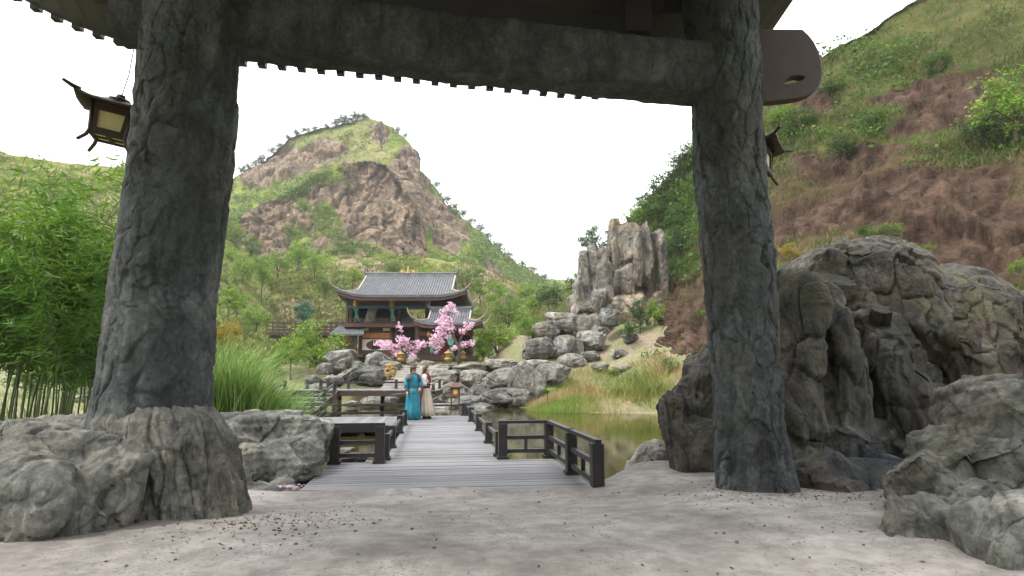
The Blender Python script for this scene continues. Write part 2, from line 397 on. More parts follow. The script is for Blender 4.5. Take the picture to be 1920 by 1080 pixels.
M['teal_leaf'] = leaf_mat('blue_green_leaf', (0.012, 0.07, 0.045), (0.02, 0.11, 0.07), (0.04, 0.16, 0.10), 0.2)
M['yellow_leaf'] = leaf_mat('yellow_leaf', (0.16, 0.15, 0.015), (0.27, 0.22, 0.03), (0.36, 0.25, 0.045))
M['culm'] = plain('bamboo_culm', (0.075, 0.10, 0.028), 0.45, 0.4, 2, 0)
M['bark'] = plain('bark', (0.075, 0.055, 0.042), 0.9, 0.35, 5, 0.5)
# ------------------------------------------------------------------ terrain
rng = np.random.default_rng(7)
random.seed(11)
def grid_faces(nr, nc):
    r = np.arange(nr - 1)[:, None] * nc; c = np.arange(nc - 1)[None]
    a = (r + c).ravel(); return np.stack([a, a + 1, a + nc + 1, a + nc], -1)
def mesh_normals(V, F):
    a = V[F[:, 1]] - V[F[:, 0]]; b = V[F[:, 2]] - V[F[:, 0]]; n = np.cross(a, b); N = np.zeros_like(V)
    for k in range(F.shape[1]): np.add.at(N, F[:, k], n)
    return N / np.maximum(np.linalg.norm(N, axis=1, keepdims=True), 1e-9)

big = MB(); big.grid([[(-1200, -600, -1.3), (1200, -600, -1.3)], [(-1200, 1500, -1.3), (1200, 1500, -1.3)]])
tag(big.build('ground', M['earth']), 'level valley ground reaching to the hills', kind='structure')

POND = np.array([(-3.2, 7.2), (1.9, 7.2), (2.4, 9), (2.9, 10.5), (4.2, 15), (5.7, 20), (6.7, 25.3), (6.0, 26.4), (3.5, 27.0), (1.2, 27.3), (.4, 29.0), (.4, 31.2),
                 (-.8, 32), (-3, 33), (-5, 35.5), (-10.2, 34.5), (-11.3, 30), (-9.8, 26), (-8.2, 22), (-5.8, 17), (-4.0, 13), (-3.5, 10)])
def sdist(x, y, poly):
    p = np.stack([x, y], -1); d = np.full(x.shape, 1e9); ins = np.zeros(x.shape, bool)
    n = len(poly)
    for i in range(n):
        a = poly[i]; b = poly[(i + 1) % n]; e = b - a; w_ = p - a
        t = np.clip((w_ @ e) / (e @ e), 0, 1); d = np.minimum(d, np.linalg.norm(w_ - t[..., None] * e, axis=-1))
        c = ((a[1] <= y) != (b[1] <= y)) & (x < (b[0] - a[0]) * (y - a[1]) / (b[1] - a[1] + 1e-12) + a[0]); ins ^= c
    return np.where(ins, -d, d)
def valley_h(x, y):
    x = np.asarray(x, float); y = np.asarray(y, float)
    d = sdist(x, y, POND)
    left = 0.35 + 0.75 * sstep(22, 31, y) * sstep(-6, -9, x) + 0.05 * np.clip(-x - 8, 0, 40)
    far = 0.3 + 1.75 * sstep(33.5, 38.5, y)
    rt = 0.12 + 0.012 * np.clip(y - 27, 0, 19) ** 2 + 0.42 * np.clip(x - 6.5, 0, 5)
    rt = np.where(y < 26, 0.1 + 0.22 * np.clip(d, 0, 5), rt)
    wr = sstep(-0.5, 2.5, x + 0.12 * (y - 30)); wf = sstep(31, 34, y)
    T = left * (1 - wf) + far * wf
    T = np.maximum(T * (1 - wr), 0) + rt * wr
    T = np.where(y < 8.5, -0.12, T)
    q = np.stack([x, y, 0 * x], -1)
    return np.where(d < 0, np.maximum(-0.35 + 0.6 * d, -1.1), -0.35 + (T + 0.35) * sstep(0, 2.6, d)) + 0.10 * fbm(q * 0.45, 4, 3) * sstep(-.3, 1.5, d)
xs = np.arange(-46, 46.1, 0.42); ys = np.arange(2.0, 66, 0.42)
X, Yg = np.meshgrid(xs, ys); Z = valley_h(X, Yg)
m = np_mesh('valley_floor', np.stack([X, Yg, Z], -1).reshape(-1, 3), grid_faces(*X.shape))
tag(link('valley_floor', m, M['earth']), 'grassy earth banks around the pond', kind='structure')
wm = MB(); wm.grid([[(-14, 6.0, -0.30), (10, 6.0, -0.30)], [(-14, 38, -0.30), (10, 38, -0.30)]])
tag(wm.build('pond_water', M['water']), 'still olive brown pond water', kind='structure')

# near pale ground that overlaps the boardwalk's near end
xs = np.linspace(-6, 7, 190); ys = np.linspace(1.2, 9.5, 130)
X, Yg = np.meshgrid(xs, ys)
edge = 7.55 + 0.22 * np.sin(X * 1.3 + 1) * 0.5 + 1.25 * sstep(0.9, 1.9, X) + 0.15 * fbm(np.stack([X * 1.4, X * 0, X * 0], -1), 3, 5)
Z = 0.30 - 0.255 * sstep(4.2, 7.2, Yg) + 0.16 * sstep(0.6, 2.2, X) * sstep(4.0, 6.5, Yg) + 0.035 * fbm(np.stack([X, Yg, X * 0], -1) * 1.3, 4, 9)
Z = Z - 1.4 * sstep(0.0, 0.9, Yg - edge)
m = np_mesh('concrete_ground', np.stack([X, Yg, Z], -1).reshape(-1, 3), grid_faces(*X.shape))
tag(link('concrete_ground', m, M['sand']), 'pale worn concrete ground before the boardwalk', kind='structure')

HILLV = {}
def hill(name, mat, sky_, foot, nx, ny, gpow=1.0, amps=((20, 2.0),), rocks=(), greens=(), drys=(), rock0=0.0, dry0=0.2, seed=1, back=((12, 3), (40, 25), (90, 70)), blocky=0, label=''):
    sk = np.array(sky_, float); ft = np.array(foot, float)
    px = np.linspace(sk[0, 0], sk[-1, 0], nx)
    sy, sY = np.interp(px, sk[:, 0], sk[:, 1]), np.interp(px, sk[:, 0], sk[:, 2])
    fy, fY = np.interp(px, ft[:, 0], ft[:, 1]), np.interp(px, ft[:, 0], ft[:, 2])
    ker = np.ones(5) / 5
    for a in (sy, sY, fy, fY): a[2:-2] = np.convolve(a, ker, 'valid')
    v = np.linspace(0, 1, ny)[:, None]
    PX = np.broadcast_to(px, (ny, nx)); PY = sy + (fy - sy) * v; YY = sY + (fY - sY) * v ** gpow
    V = Pn(PX, PY, YY)
    rows = []
    for dy, dz in back[::-1]:
        r = V[0].copy(); r *= (1 + dy / sY)[:, None]; r[:, 2] = np.maximum(V[0, :, 2] - dz, -4); rows.append(r[None])
    nb = len(back)
    V = np.concatenate(rows + [V], 0); PX = np.concatenate([np.repeat(PX[:1], nb, 0), PX]); PY = np.concatenate([np.repeat(PY[:1], nb, 0), PY])
    nr = V.shape[0]; V = V.reshape(-1, 3); F = grid_faces(nr, nx)[:, ::-1]
    N = mesh_normals(V, F)
    if N[:, 2].mean() < 0: N = -N; F = F[:, ::-1]
    qx, qy = PX.ravel(), PY.ravel()
    wob = np.stack([fbm(V / 14, 4, seed + 40), fbm(V / 14, 4, seed + 50)], -1)
    def mask(lst):
        r = np.zeros(len(V))
        for cx, cy, rx, ry, ang, a in lst:
            c, s = math.cos(math.radians(ang)), math.sin(math.radians(ang))
            dx, dy = qx - cx, qy - cy; u = (dx * c + dy * s) / rx + wob[:, 0] * 0.5; w2 = (-dx * s + dy * c) / ry + wob[:, 1] * 0.5
            r = np.maximum(r, a * (1 - sstep(0.7, 1.15, np.sqrt(u * u + w2 * w2))))
        return r
    rk = np.clip(rock0 + mask(rocks) - mask(greens) * 1.2, 0, 1); dr = np.clip(dry0 + mask(drys), 0, 1)
    D = np.zeros(len(V))
    for s, a in amps: D += a * fbm(V / s, 5, seed)
    if blocky:
        f1, f2, idh = worley(V / np.array([blocky, blocky, blocky * 1.8]) + wob.repeat(2, 1)[:, :3], seed + 9)
        D += rk * (blocky * 0.28 * (idh - 0.5) - blocky * 0.12 * np.exp(-((f2 - f1) / 0.09) ** 2))
        tq = fbm(V / np.array([blocky * 1.1, blocky * 1.1, blocky * 1.6]), 4, seed + 4) * 5; ti = np.floor(tq)
        D += rk * blocky * 0.10 * (ti + sstep(.75, 1, tq - ti))
        D += rk * blocky * 0.12 * fbm(V / np.array([blocky * .35, blocky * .35, blocky * 1.2]), 4, seed + 3)
    V = V + N * D[:, None]
    m = np_mesh(name, V, F); attr(m, 'rock', rk); attr(m, 'dry', dr)
    o = tag(link(name, m, mat), label or None, kind='structure')
    ok = np.arange(len(V)) >= nb * nx
    HILLV[name] = (V, N, rk, dr, ok, qx, qy)
    return o

hill('mountain', M['hill_far'],
     [(300, 400, 215), (425, 338, 212), (450, 322, 210), (480, 300, 210), (510, 270, 210), (550, 245, 210), (600, 231, 210), (640, 226, 210), (680, 224, 210), (712, 226, 210), (738, 240, 210),
      (766, 266, 208), (784, 302, 206), (800, 338, 206), (830, 376, 206), (860, 404, 210), (890, 426, 216), (930, 470, 225), (970, 502, 240), (1010, 519, 255), (1045, 526, 265), (1120, 540, 275), (1250, 560, 280)],
     [(300, 560, 125), (860, 560, 125), (1000, 590, 140), (1250, 620, 150)], 420, 230, 1.0, ((45, 3.0), (14, 2.2), (5, 1.0), (2, .35)),
     rocks=[(560, 300, 110, 38, -18, .8), (770, 350, 40, 95, -12, .9), (835, 430, 30, 60, -30, .7), (715, 250, 25, 18, 0, .8), (500, 320, 60, 25, -25, .5), (925, 520, 40, 30, 25, .6)],
     greens=[(660, 260, 40, 14, 0, .7), (640, 310, 30, 20, 0, .5), (970, 520, 60, 25, 30, .6)], drys=[(600, 290, 170, 60, -10, .35)], rock0=0.1, dry0=0.15, seed=5, blocky=11, label='steep green and rocky mountain with a domed top')
hill('crag', M['hill_far'],
     [(398, 432, 150), (430, 412, 150), (470, 392, 150), (520, 370, 152), (560, 348, 154), (600, 324, 156), (640, 308, 158), (690, 298, 160), (725, 305, 160), (755, 324, 158), (776, 352, 156), (788, 400, 152), (797, 455, 150), (812, 530, 148)],
     [(398, 520, 122), (640, 540, 124), (812, 560, 128)], 340, 250, 1.5, ((25, 3), (8, 1.6), (3, 0.8), (1.3, .3)),
     rocks=[(715, 380, 100, 105, 15, 1), (505, 430, 85, 52, -20, 1), (610, 365, 60, 26, -20, .8), (780, 430, 20, 70, 0, .9), (590, 440, 40, 50, 0, .5)],
     greens=[(620, 415, 26, 44, -15, .9), (560, 445, 26, 34, 0, .7), (690, 480, 70, 30, 15, .9)], drys=[(660, 450, 90, 50, 15, .4)], rock0=0.15, dry0=0.2, seed=9, back=((14, 5), (40, 25), (60, 60)), blocky=7, label='reddish bare cliff standing out of the mountain flank')
hill('foothill', M['hill_mid'],
     [(240, 400, 122), (330, 405, 120), (400, 425, 118), (440, 452, 116), (480, 482, 114), (560, 474, 112), (640, 478, 112), (720, 472, 114), (800, 484, 116), (870, 500, 120), (940, 530, 125), (1000, 556, 130), (1080, 590, 135), (1200, 600, 140)],
     [(240, 740, 52), (560, 732, 55), (800, 715, 57), (1080, 690, 60), (1200, 660, 66)], 320, 130, 1.1, ((22, 3.0), (7, 1.0), (2.5, 0.3)),
     rocks=[(470, 480, 40, 26, 0, .7), (700, 520, 50, 14, 20, .4), (950, 570, 40, 20, 30, .5)], drys=[(560, 590, 100, 40, 0, .45), (690, 510, 60, 30, 20, .4), (900, 540, 70, 30, 25, .4), (430, 560, 40, 60, 0, .3)], dry0=0.40, seed=21, blocky=5, label='yellow green grassy slope behind the pavilion')
hill('left_hillside', M['hill_mid'],
     [(-500, 240, 78), (-200, 268, 82), (0, 285, 86), (100, 303, 88), (240, 322, 92), (330, 362, 96), (420, 430, 100), (470, 480, 104), (540, 560, 108)],
     [(-500, 820, 16), (-200, 790, 20), (0, 745, 28), (240, 730, 36), (420, 715, 44), (540, 700, 50)], 220, 130, 1.0, ((18, 2.0), (6, 0.8), (2, 0.2)),
     drys=[(190, 480, 90, 120, 0, .4)], rocks=[(190, 640, 40, 40, 0, .6)], dry0=0.42, seed=31, label='sunlit green slope behind the bamboo')
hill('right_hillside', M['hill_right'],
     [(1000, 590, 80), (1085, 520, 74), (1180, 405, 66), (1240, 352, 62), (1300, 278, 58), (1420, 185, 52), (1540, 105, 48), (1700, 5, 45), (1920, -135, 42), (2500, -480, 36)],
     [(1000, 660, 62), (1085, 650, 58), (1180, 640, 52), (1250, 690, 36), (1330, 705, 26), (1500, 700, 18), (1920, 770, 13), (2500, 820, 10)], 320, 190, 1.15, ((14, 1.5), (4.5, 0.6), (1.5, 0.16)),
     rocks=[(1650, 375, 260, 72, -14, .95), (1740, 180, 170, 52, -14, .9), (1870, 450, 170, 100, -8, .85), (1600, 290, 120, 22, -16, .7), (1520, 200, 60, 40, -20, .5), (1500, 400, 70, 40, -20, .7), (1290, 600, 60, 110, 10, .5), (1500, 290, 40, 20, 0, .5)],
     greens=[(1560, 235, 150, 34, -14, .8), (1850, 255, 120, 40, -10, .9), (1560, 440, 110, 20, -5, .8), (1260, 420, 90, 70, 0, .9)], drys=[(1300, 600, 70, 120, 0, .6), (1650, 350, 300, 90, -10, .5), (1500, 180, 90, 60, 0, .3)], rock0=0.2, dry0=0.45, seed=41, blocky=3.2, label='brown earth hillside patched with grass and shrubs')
# added hillside, never in view, blocking light from behind onto the pillars
hb = np.linspace(-60, 60, 60); hv = np.linspace(0, 1, 30)
X, T = np.meshgrid(hb, hv); Yb = -22 - 40 * T - 0.006 * X ** 2 * 0 ; Zb = -0.2 + 30 * T ** 0.8 + 1.5 * fbm(np.stack([X / 8, T * 4, X * 0], -1), 4, 3)
m = np_mesh('shade_hillside', np.stack([X, Yb, Zb], -1).reshape(-1, 3), grid_faces(*X.shape))
tag(link('shade_hillside', m, M['hill_right']), 'added hillside behind the camera that shades the gate pillars', kind='structure')

# ------------------------------------------------------------------ foliage helpers
def leaf_quads(C, L_, W_, up=0.0, droop=0.0, D=None):
    n = len(C); d = rng.normal(size=(n, 3)) if D is None else D.copy()
    d[:, 2] += up; d[:, 2] -= droop; d /= np.linalg.norm(d, axis=1, keepdims=True) + 1e-9
    s = np.cross(d, rng.normal(size=(n, 3))); s /= np.linalg.norm(s, axis=1, keepdims=True) + 1e-9
    L_ = np.broadcast_to(L_, (n,))[:, None]; W_ = np.broadcast_to(W_, (n,))[:, None]
    V = np.stack([C - d * L_ * .5, C + s * W_ * .5 - d * L_ * .05, C + d * L_ * .5, C - s * W_ * .5 - d * L_ * .05], 1).reshape(-1, 3)
    F = np.arange(4 * n).reshape(n, 4); return V, F
def scrub(name, hillname, n, size, nleaf, leaf, mat, dens, label, tint=(0.0, 1.0), flat=0.75, cat=None):
    V, N, rk, dr, ok, qx, qy = HILLV[hillname]
    pr = dens(V, rk, dr, qx, qy) * ok; pr = np.clip(pr, 0, None); pr /= pr.sum()
    idx = rng.choice(len(V), n, p=pr); c = V[idx] + rng.normal(size=(n, 3)) * np.array([.5, .5, .15])
    sz = size[0] + (size[1] - size[0]) * rng.random(n) ** 2.2
    c[:, 2] -= 0.28 * sz
    patch = fbm(c / 12, 3, 77) * 0.5 + 0.5
    tn = np.clip(0.55 * patch + 0.45 * rng.random(n), 0, 1) * (tint[1] - tint[0]) + tint[0]
    k = nleaf; d = rng.normal(size=(n, k, 3)); d /= np.linalg.norm(d, axis=2, keepdims=True); d[..., 2] = np.abs(d[..., 2]) * 1.0 - 0.15
    r = rng.random((n, k, 1)) ** 0.45 * (0.75 + 0.5 * rng.random((n, k, 1)))
    C = c[:, None] + d * r * sz[:, None, None] * np.array([1, 1, flat]); C = C.reshape(-1, 3)
    ls = np.repeat(sz, k) * leaf * (0.7 + 0.6 * rng.random(n * k))
    VV, F = leaf_quads(C, ls, ls * 0.62)
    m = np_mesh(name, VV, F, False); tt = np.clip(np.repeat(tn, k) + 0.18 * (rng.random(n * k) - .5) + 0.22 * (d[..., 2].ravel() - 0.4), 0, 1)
    attr(m, 'tint', np.repeat(tt, 4))
    return tag(link(name, m, mat), label, cat, kind='stuff')
def tfun(thr, s, seed):
    return lambda V: sstep(thr - .08, thr + .16, fbm(V / s, 4, seed))
f1_ = tfun(0.0, 22, 60); f2_ = tfun(-0.02, 13, 61); f3_ = tfun(0.02, 9, 62); f4_ = tfun(0.05, 5, 63)
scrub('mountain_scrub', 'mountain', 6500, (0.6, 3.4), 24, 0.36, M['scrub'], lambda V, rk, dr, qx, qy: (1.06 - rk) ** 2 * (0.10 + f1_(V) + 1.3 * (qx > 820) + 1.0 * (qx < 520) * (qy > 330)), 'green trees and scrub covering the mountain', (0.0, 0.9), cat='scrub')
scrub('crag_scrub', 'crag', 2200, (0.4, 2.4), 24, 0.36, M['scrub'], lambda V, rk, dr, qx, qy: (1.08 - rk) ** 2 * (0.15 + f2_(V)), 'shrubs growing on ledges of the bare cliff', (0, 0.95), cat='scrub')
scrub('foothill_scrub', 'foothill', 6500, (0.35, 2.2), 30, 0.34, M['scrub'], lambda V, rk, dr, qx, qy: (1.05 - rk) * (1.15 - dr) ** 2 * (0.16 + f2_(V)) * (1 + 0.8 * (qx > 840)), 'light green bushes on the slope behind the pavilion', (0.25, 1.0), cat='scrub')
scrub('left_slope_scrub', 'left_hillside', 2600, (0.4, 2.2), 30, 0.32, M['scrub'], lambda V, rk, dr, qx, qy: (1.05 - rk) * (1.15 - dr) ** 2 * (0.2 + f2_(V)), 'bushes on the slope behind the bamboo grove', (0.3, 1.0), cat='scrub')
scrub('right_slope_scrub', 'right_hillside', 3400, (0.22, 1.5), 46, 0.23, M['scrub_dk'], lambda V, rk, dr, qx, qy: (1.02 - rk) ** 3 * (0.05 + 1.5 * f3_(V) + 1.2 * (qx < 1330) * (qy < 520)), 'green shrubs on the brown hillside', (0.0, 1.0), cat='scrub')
def slope_grass(name, hillname, n, h, mat, dens, label, tint=(0, 1), k=7):
    V, N, rk, dr, ok, qx, qy = HILLV[hillname]
    pr = np.clip(dens(V, rk, dr, qx, qy) * ok, 0, None); pr /= pr.sum()
    c = V[rng.choice(len(V), n, p=pr)]; c = np.repeat(c, k, 0) + rng.normal(size=(n * k, 3)) * np.array([.35, .35, .12])
    hh = h * (0.5 + rng.random(n * k)); D = np.stack([rng.normal(size=n * k) * .45, rng.normal(size=n * k) * .45 - .15, np.ones(n * k)], -1)
    VV, F = leaf_quads(c + np.array([0, 0, h * .3]), hh, hh * .10, D=D); m = np_mesh(name, VV, F, False)
    attr(m, 'tint', np.repeat(np.clip(tint[0] + (tint[1] - tint[0]) * rng.random(n * k), 0, 1), 4)); return tag(link(name, m, mat), label, 'grass', kind='stuff')
M['dry_grass'] = leaf_mat('slope_grass_blade', (0.06, 0.10, 0.018), (0.12, 0.125, 0.035), (0.17, 0.125, 0.06), 0.3)
slope_grass('right_slope_grass', 'right_hillside', 16000, 0.45, M['dry_grass'], lambda V, rk, dr, qx, qy: (1.04 - rk) ** 2 * (0.25 + f4_(V)) * (qx > 1200), 'thin dry and green grass on the brown hillside')

slope_grass('foothill_grass', 'foothill', 14000, 0.8, M['dry_grass'], lambda V, rk, dr, qx, qy: (1.05 - rk) * (0.4 + dr) * (qy > 500), 'pale dry grass on the slope behind the pavilion', (.2, 1), 5)
slope_grass('left_slope_grass', 'left_hillside', 9000, 0.7, M['dry_grass'], lambda V, rk, dr, qx, qy: (1.05 - rk) * (0.4 + dr), 'pale grass on the slope behind the bamboo', (.1, .9), 5)
# ------------------------------------------------------------------ rock generator
def superlump(c, half, power=3.0, rz=0.0, tilt=(0, 0), seed=0, cuts=14, depth=(0.66, 0.93)):
    r = np.random.default_rng(seed); nu, nv = 36, 20
    u = np.linspace(0, 2 * np.pi, nu, endpoint=False); v = np.linspace(-np.pi / 2, np.pi / 2, nv + 2)[1:-1]
    U, Vv = np.meshgrid(u, v); D = np.stack([np.cos(Vv) * np.cos(U), np.cos(Vv) * np.sin(U), np.sin(Vv)], -1).reshape(-1, 3)
    D = np.concatenate([D, [[0, 0, -1], [0, 0, 1]]])
    p = D * ((np.abs(D) ** power).sum(1) ** (-1 / power))[:, None]
    for k in range(cuts):
        n = r.normal(size=3); n /= np.linalg.norm(n); sup = (p @ n).max(); lim = sup * r.uniform(*depth)
        ex = np.clip(p @ n - lim, 0, None); p = p - ex[:, None] * n
    p = p * np.array(half)
    R = np.array(Matrix.Rotation(rz, 3, 'Z') @ Matrix.Rotation(tilt[0], 3, 'X') @ Matrix.Rotation(tilt[1], 3, 'Y'))
    p = p @ R.T + np.array(c)
    F = []
    for a in range(nv - 1):
        for b in range(nu):
            F.append((a * nu + b, a * nu + (b + 1) % nu, (a + 1) * nu + (b + 1) % nu, (a + 1) * nu + b))
    bot, top = nu * nv, nu * nv + 1
    for b in range(nu):
        F.append((bot, (b + 1) % nu, b)); F.append((top, (nv - 1) * nu + b, (nv - 1) * nu + (b + 1) % nu))
    return p, F
def rock(name, lumps, voxel, mat, s=0.5, amp=0.07, stretch=(1, 1, 0.45), seed=0, label=None, cat='rock', group=None, fine=1.0, strata=0.0, warp=0.35):
    mb = MB()
    for k, lp in enumerate(lumps): mb.add(*superlump(*lp, seed=seed * 31 + k))
    m0 = bpy.data.meshes.new('tmp'); m0.from_pydata(mb.v, [], mb.f); m0.update()
    o = bpy.data.objects.new('tmp', m0); col.objects.link(o)
    md = o.modifiers.new('r', 'REMESH'); md.mode = 'VOXEL'; md.voxel_size = voxel; md.adaptivity = 0
    sm = o.modifiers.new('s', 'SMOOTH'); sm.factor = 0.5; sm.iterations = 1
    dg = bpy.context.evaluated_depsgraph_get(); m = bpy.data.meshes.new_from_object(o.evaluated_get(dg))
    bpy.data.objects.remove(o); bpy.data.meshes.remove(m0)
    n = len(m.vertices); V = np.empty(n * 3, np.float32); m.vertices.foreach_get('co', V); V = V.reshape(-1, 3).astype(float)
    N = np.empty(n * 3, np.float32); m.vertex_normals.foreach_get('vector', N); N = N.reshape(-1, 3)
    st_ = np.array(stretch)
    wv = np.stack([fbm(V / s * .8, 3, seed + 1), fbm(V / s * .8 + 9, 3, seed + 2), fbm(V / s * .8 + 21, 3, seed + 3)], -1)
    cm = sstep(-0.15, 0.25, fbm(V / s * 0.5 + 31, 3, seed + 23))
    f1, f2, idh, tl = facets(V / s * st_ * 0.75 + wv * warp * .6, seed + 5)
    d = amp * (1.5 * (idh - 0.5) + 2.0 * tl) - amp * 0.5 * cm * np.exp(-((f2 - f1) / 0.04) ** 2)
    f1, f2, idh, tl = facets(V / s * st_ * 2.0 + wv * warp, seed + 6)
    d = d + amp * (0.40 * (idh - 0.5) + 0.9 * tl) - amp * 0.28 * (1 - cm) * np.exp(-((f2 - f1) / 0.05) ** 2)
    f1, f2, idh, tl = facets(V / s * 5.0 * st_ ** .5, seed + 7)
    d = d + amp * 0.42 * fine * tl
    d = d + amp * 1.0 * fbm(V / s * 0.7 * st_, 3, seed + 11) + amp * 0.14 * fine * fbm(V / s * 7 * np.array([1, 1, .6]), 4, seed + 15)
    tq = fbm(V / s * 0.85 * st_ + wv * .3, 3, seed + 27) * 3.2; ti = np.floor(tq); tf = tq - ti
    d = d + amp * 0.6 * (ti + sstep(0.85, 1.0, tf)) / 1.8
    if strata: d = d + strata * np.abs(((V[:, 2] / strata / 5 + 0.6 * fbm(V / s * .6, 3, seed + 19)) % 1) - .5)
    V = V + N * d[:, None]
    m.vertices.foreach_set('co', V.astype(np.float32).ravel()); m.update()
    m.polygons.foreach_set('use_smooth', np.ones(len(m.polygons), bool)); m.name = name
    ob = link(name, m, mat); return tag(ob, label, cat, group)
def LP(px, py, Y, hx, hy, hz, power=3.0, rz=0.0, tilt=(0, 0)):
    return (tuple(P(px, py, Y)), (hx, hy, hz), power, rz, tilt)

# ------------------------------------------------------------------ gate: two rock pillars, beam, bracket, roof
def pillar(name, prof, Y, seed, label, s=0.42, amp=0.05):
    pr = np.array(prof, float); top = pr[0]
    zs = [P(0, r[0], Y).z for r in prof]; xc = [P((r[1] + r[2]) / 2, r[0], Y).x for r in prof]; rr = [(P(r[2], r[0], Y).x - P(r[1], r[0], Y).x) / 2 for r in prof]
    nz_, na = 430, 210
    z = np.linspace(zs[-1], zs[0], nz_); o = np.argsort(zs); zs_, xc_, rr_ = np.array(zs)[o], np.array(xc)[o], np.array(rr)[o]
    A = np.linspace(0, 2 * np.pi, na, endpoint=False); Zg, Ag = np.meshgrid(z, A, indexing='ij')
    sq = (np.abs(np.cos(Ag)) ** 2.8 + np.abs(np.sin(Ag)) ** 2.8) ** (-1 / 2.8)
    R = np.interp(Zg, zs_, rr_) * (0.94 + 0.06 * sq) ; cx = np.interp(Zg, zs_, xc_)
    dirs = np.stack([np.cos(Ag), np.sin(Ag), 0 * Ag], -1)
    V = np.stack([cx + R * np.cos(Ag), Y + R * np.sin(Ag), Zg], -1).reshape(-1, 3); D = dirs.reshape(-1, 3)
    wv = np.stack([fbm(V * 1.7 + k * 7, 3, seed + k) for k in range(3)], -1)
    cm = sstep(-0.1, 0.3, fbm(V * 1.1 + 5, 3, seed + 21))
    f1, f2, idh = worley(V / s * np.array([1, 1, .3]) * .9 + wv * .6, seed + 4)
    d = amp * .75 * (idh - .5) - amp * .7 * cm * np.exp(-((f2 - f1) / .05) ** 2)
    f1, f2, idh = worley(V / s * np.array([2.4, 2.4, 1.1]) + wv * .9, seed + 6)
    d = d + amp * .3 * (idh - .5) - amp * .3 * (1 - cm) * np.exp(-((f2 - f1) / .05) ** 2)
    d = d + amp * .7 * fbm(V * np.array([3, 3, .8]), 4, seed + 8) + amp * .30 * fbm(V * 10, 4, seed + 9)
    V = V + D * d[:, None]
    i = np.arange(nz_ - 1)[:, None] * na; j = np.arange(na)[None]; j2 = (j + 1) % na
    F = np.stack([i + j, i + j2, i + na + j2, i + na + j], -1).reshape(-1, 4)
    return tag(link(name, np_mesh(name, V, F), M['pillar']), label, 'pillar')
YL, YR = 5.7, 6.6
pillar('rock_pillar', [(-170, 300, 462), (0, 290, 452), (132, 277, 441), (300, 255, 428), (540, 219, 396), (700, 200, 384), (775, 186, 380), (830, 180, 390)], YL, 3, 'thick dark grey rough pillar rising from a fluted rock foot', 0.45, 0.05)
pillar('rock_pillar', [(-150, 1275, 1405), (0, 1284, 1412), (190, 1297, 1424), (400, 1312, 1441), (600, 1328, 1455), (800, 1336, 1466), (925, 1342, 1490), (970, 1335, 1500)], YR, 8, 'slimmer greenish grey cracked pillar holding the carved bracket', 0.42, 0.055)
def flare(name, prof, Y, seed, mat, label):
    zs = np.array([P(0, r[0], Y).z for r in prof]); xc = np.array([P((r[1] + r[2]) / 2, r[0], Y).x for r in prof]); rr = np.array([(P(r[2], r[0], Y).x - P(r[1], r[0], Y).x) / 2 for r in prof]); o = np.argsort(zs); zs, xc, rr = zs[o], xc[o], rr[o]
    nz_, na = 220, 420; z = np.linspace(zs[0], zs[-1], nz_); A = np.linspace(0, 2 * np.pi, na, endpoint=False); Zg, Ag = np.meshgrid(z, A, indexing='ij')
    R = np.interp(Zg, zs, rr); cx = np.interp(Zg, zs, xc); V = np.stack([cx + R * np.cos(Ag), Y + R * np.sin(Ag), Zg], -1).reshape(-1, 3); D_ = np.stack([np.cos(Ag), np.sin(Ag), .25 + 0 * Ag], -1).reshape(-1, 3)
    hgt = (zs[-1] - V[:, 2]) / (zs[-1] - zs[0]); q_ = np.stack([np.cos(Ag).ravel() * 3.0, np.sin(Ag).ravel() * 3.0, V[:, 2] * .7], -1) + .35 * np.stack([fbm(V * 2 + k * 9, 3, seed + k) for k in range(3)], -1)
    f1, f2, idh = worley(q_, seed); d = .07 * (idh - .5) - .04 * np.exp(-((f2 - f1) / .06) ** 2)
    tq = fbm(q_ * 1.7, 4, seed + 5) * 4; ti = np.floor(tq); d = d + .022 * (ti + sstep(.75, 1, tq - ti)) + .04 * fbm(q_ * np.array([3, 3, 1.5]), 4, seed + 6) + .018 * fbm(V * 12, 4, seed + 7)
    V = V + D_ * (d * (.14 + .86 * sstep(0.08, .5, hgt)))[:, None]
    i = np.arange(nz_ - 1)[:, None] * na; j = np.arange(na)[None]; F = np.stack([i + j, i + (j + 1) % na, i + na + (j + 1) % na, i + na + j], -1).reshape(-1, 4)
    return tag(link(name, np_mesh(name, V, F), mat), label, 'rock')
flare('foot_rock', [(735, 215, 366), (757, 200, 382), (785, 188, 402), (820, 186, 416), (880, 178, 430), (945, 165, 442), (1010, 150, 455)], 5.7, 6, M['rock_fg'], 'flared fluted rock foot under the thick pillar')
rock('creased_rock', [LP(85, 930, 5.35, .95, .8, .66, 3.4, .2, (0, .05)), LP(170, 950, 4.95, .52, .5, .42, 3, .4, (0, -.3)), LP(30, 965, 4.7, .6, .5, .45, 3, .1),
     LP(-120, 910, 5.6, .9, 1.0, .7, 3, .3), LP(190, 845, 5.6, .36, .5, .32, 2.6, 0)], 0.0155, M['rock_fg'], 0.55, 0.07, (1, 1, .45), 5, 'creased grey rock spreading from the pillar foot towards the bamboo')
bl, br = P(300, 84, YL), P(1400, 196, YR)
bdir = (br - bl).normalized(); bl = bl - bdir * 0.4; br = br + bdir * 0.05
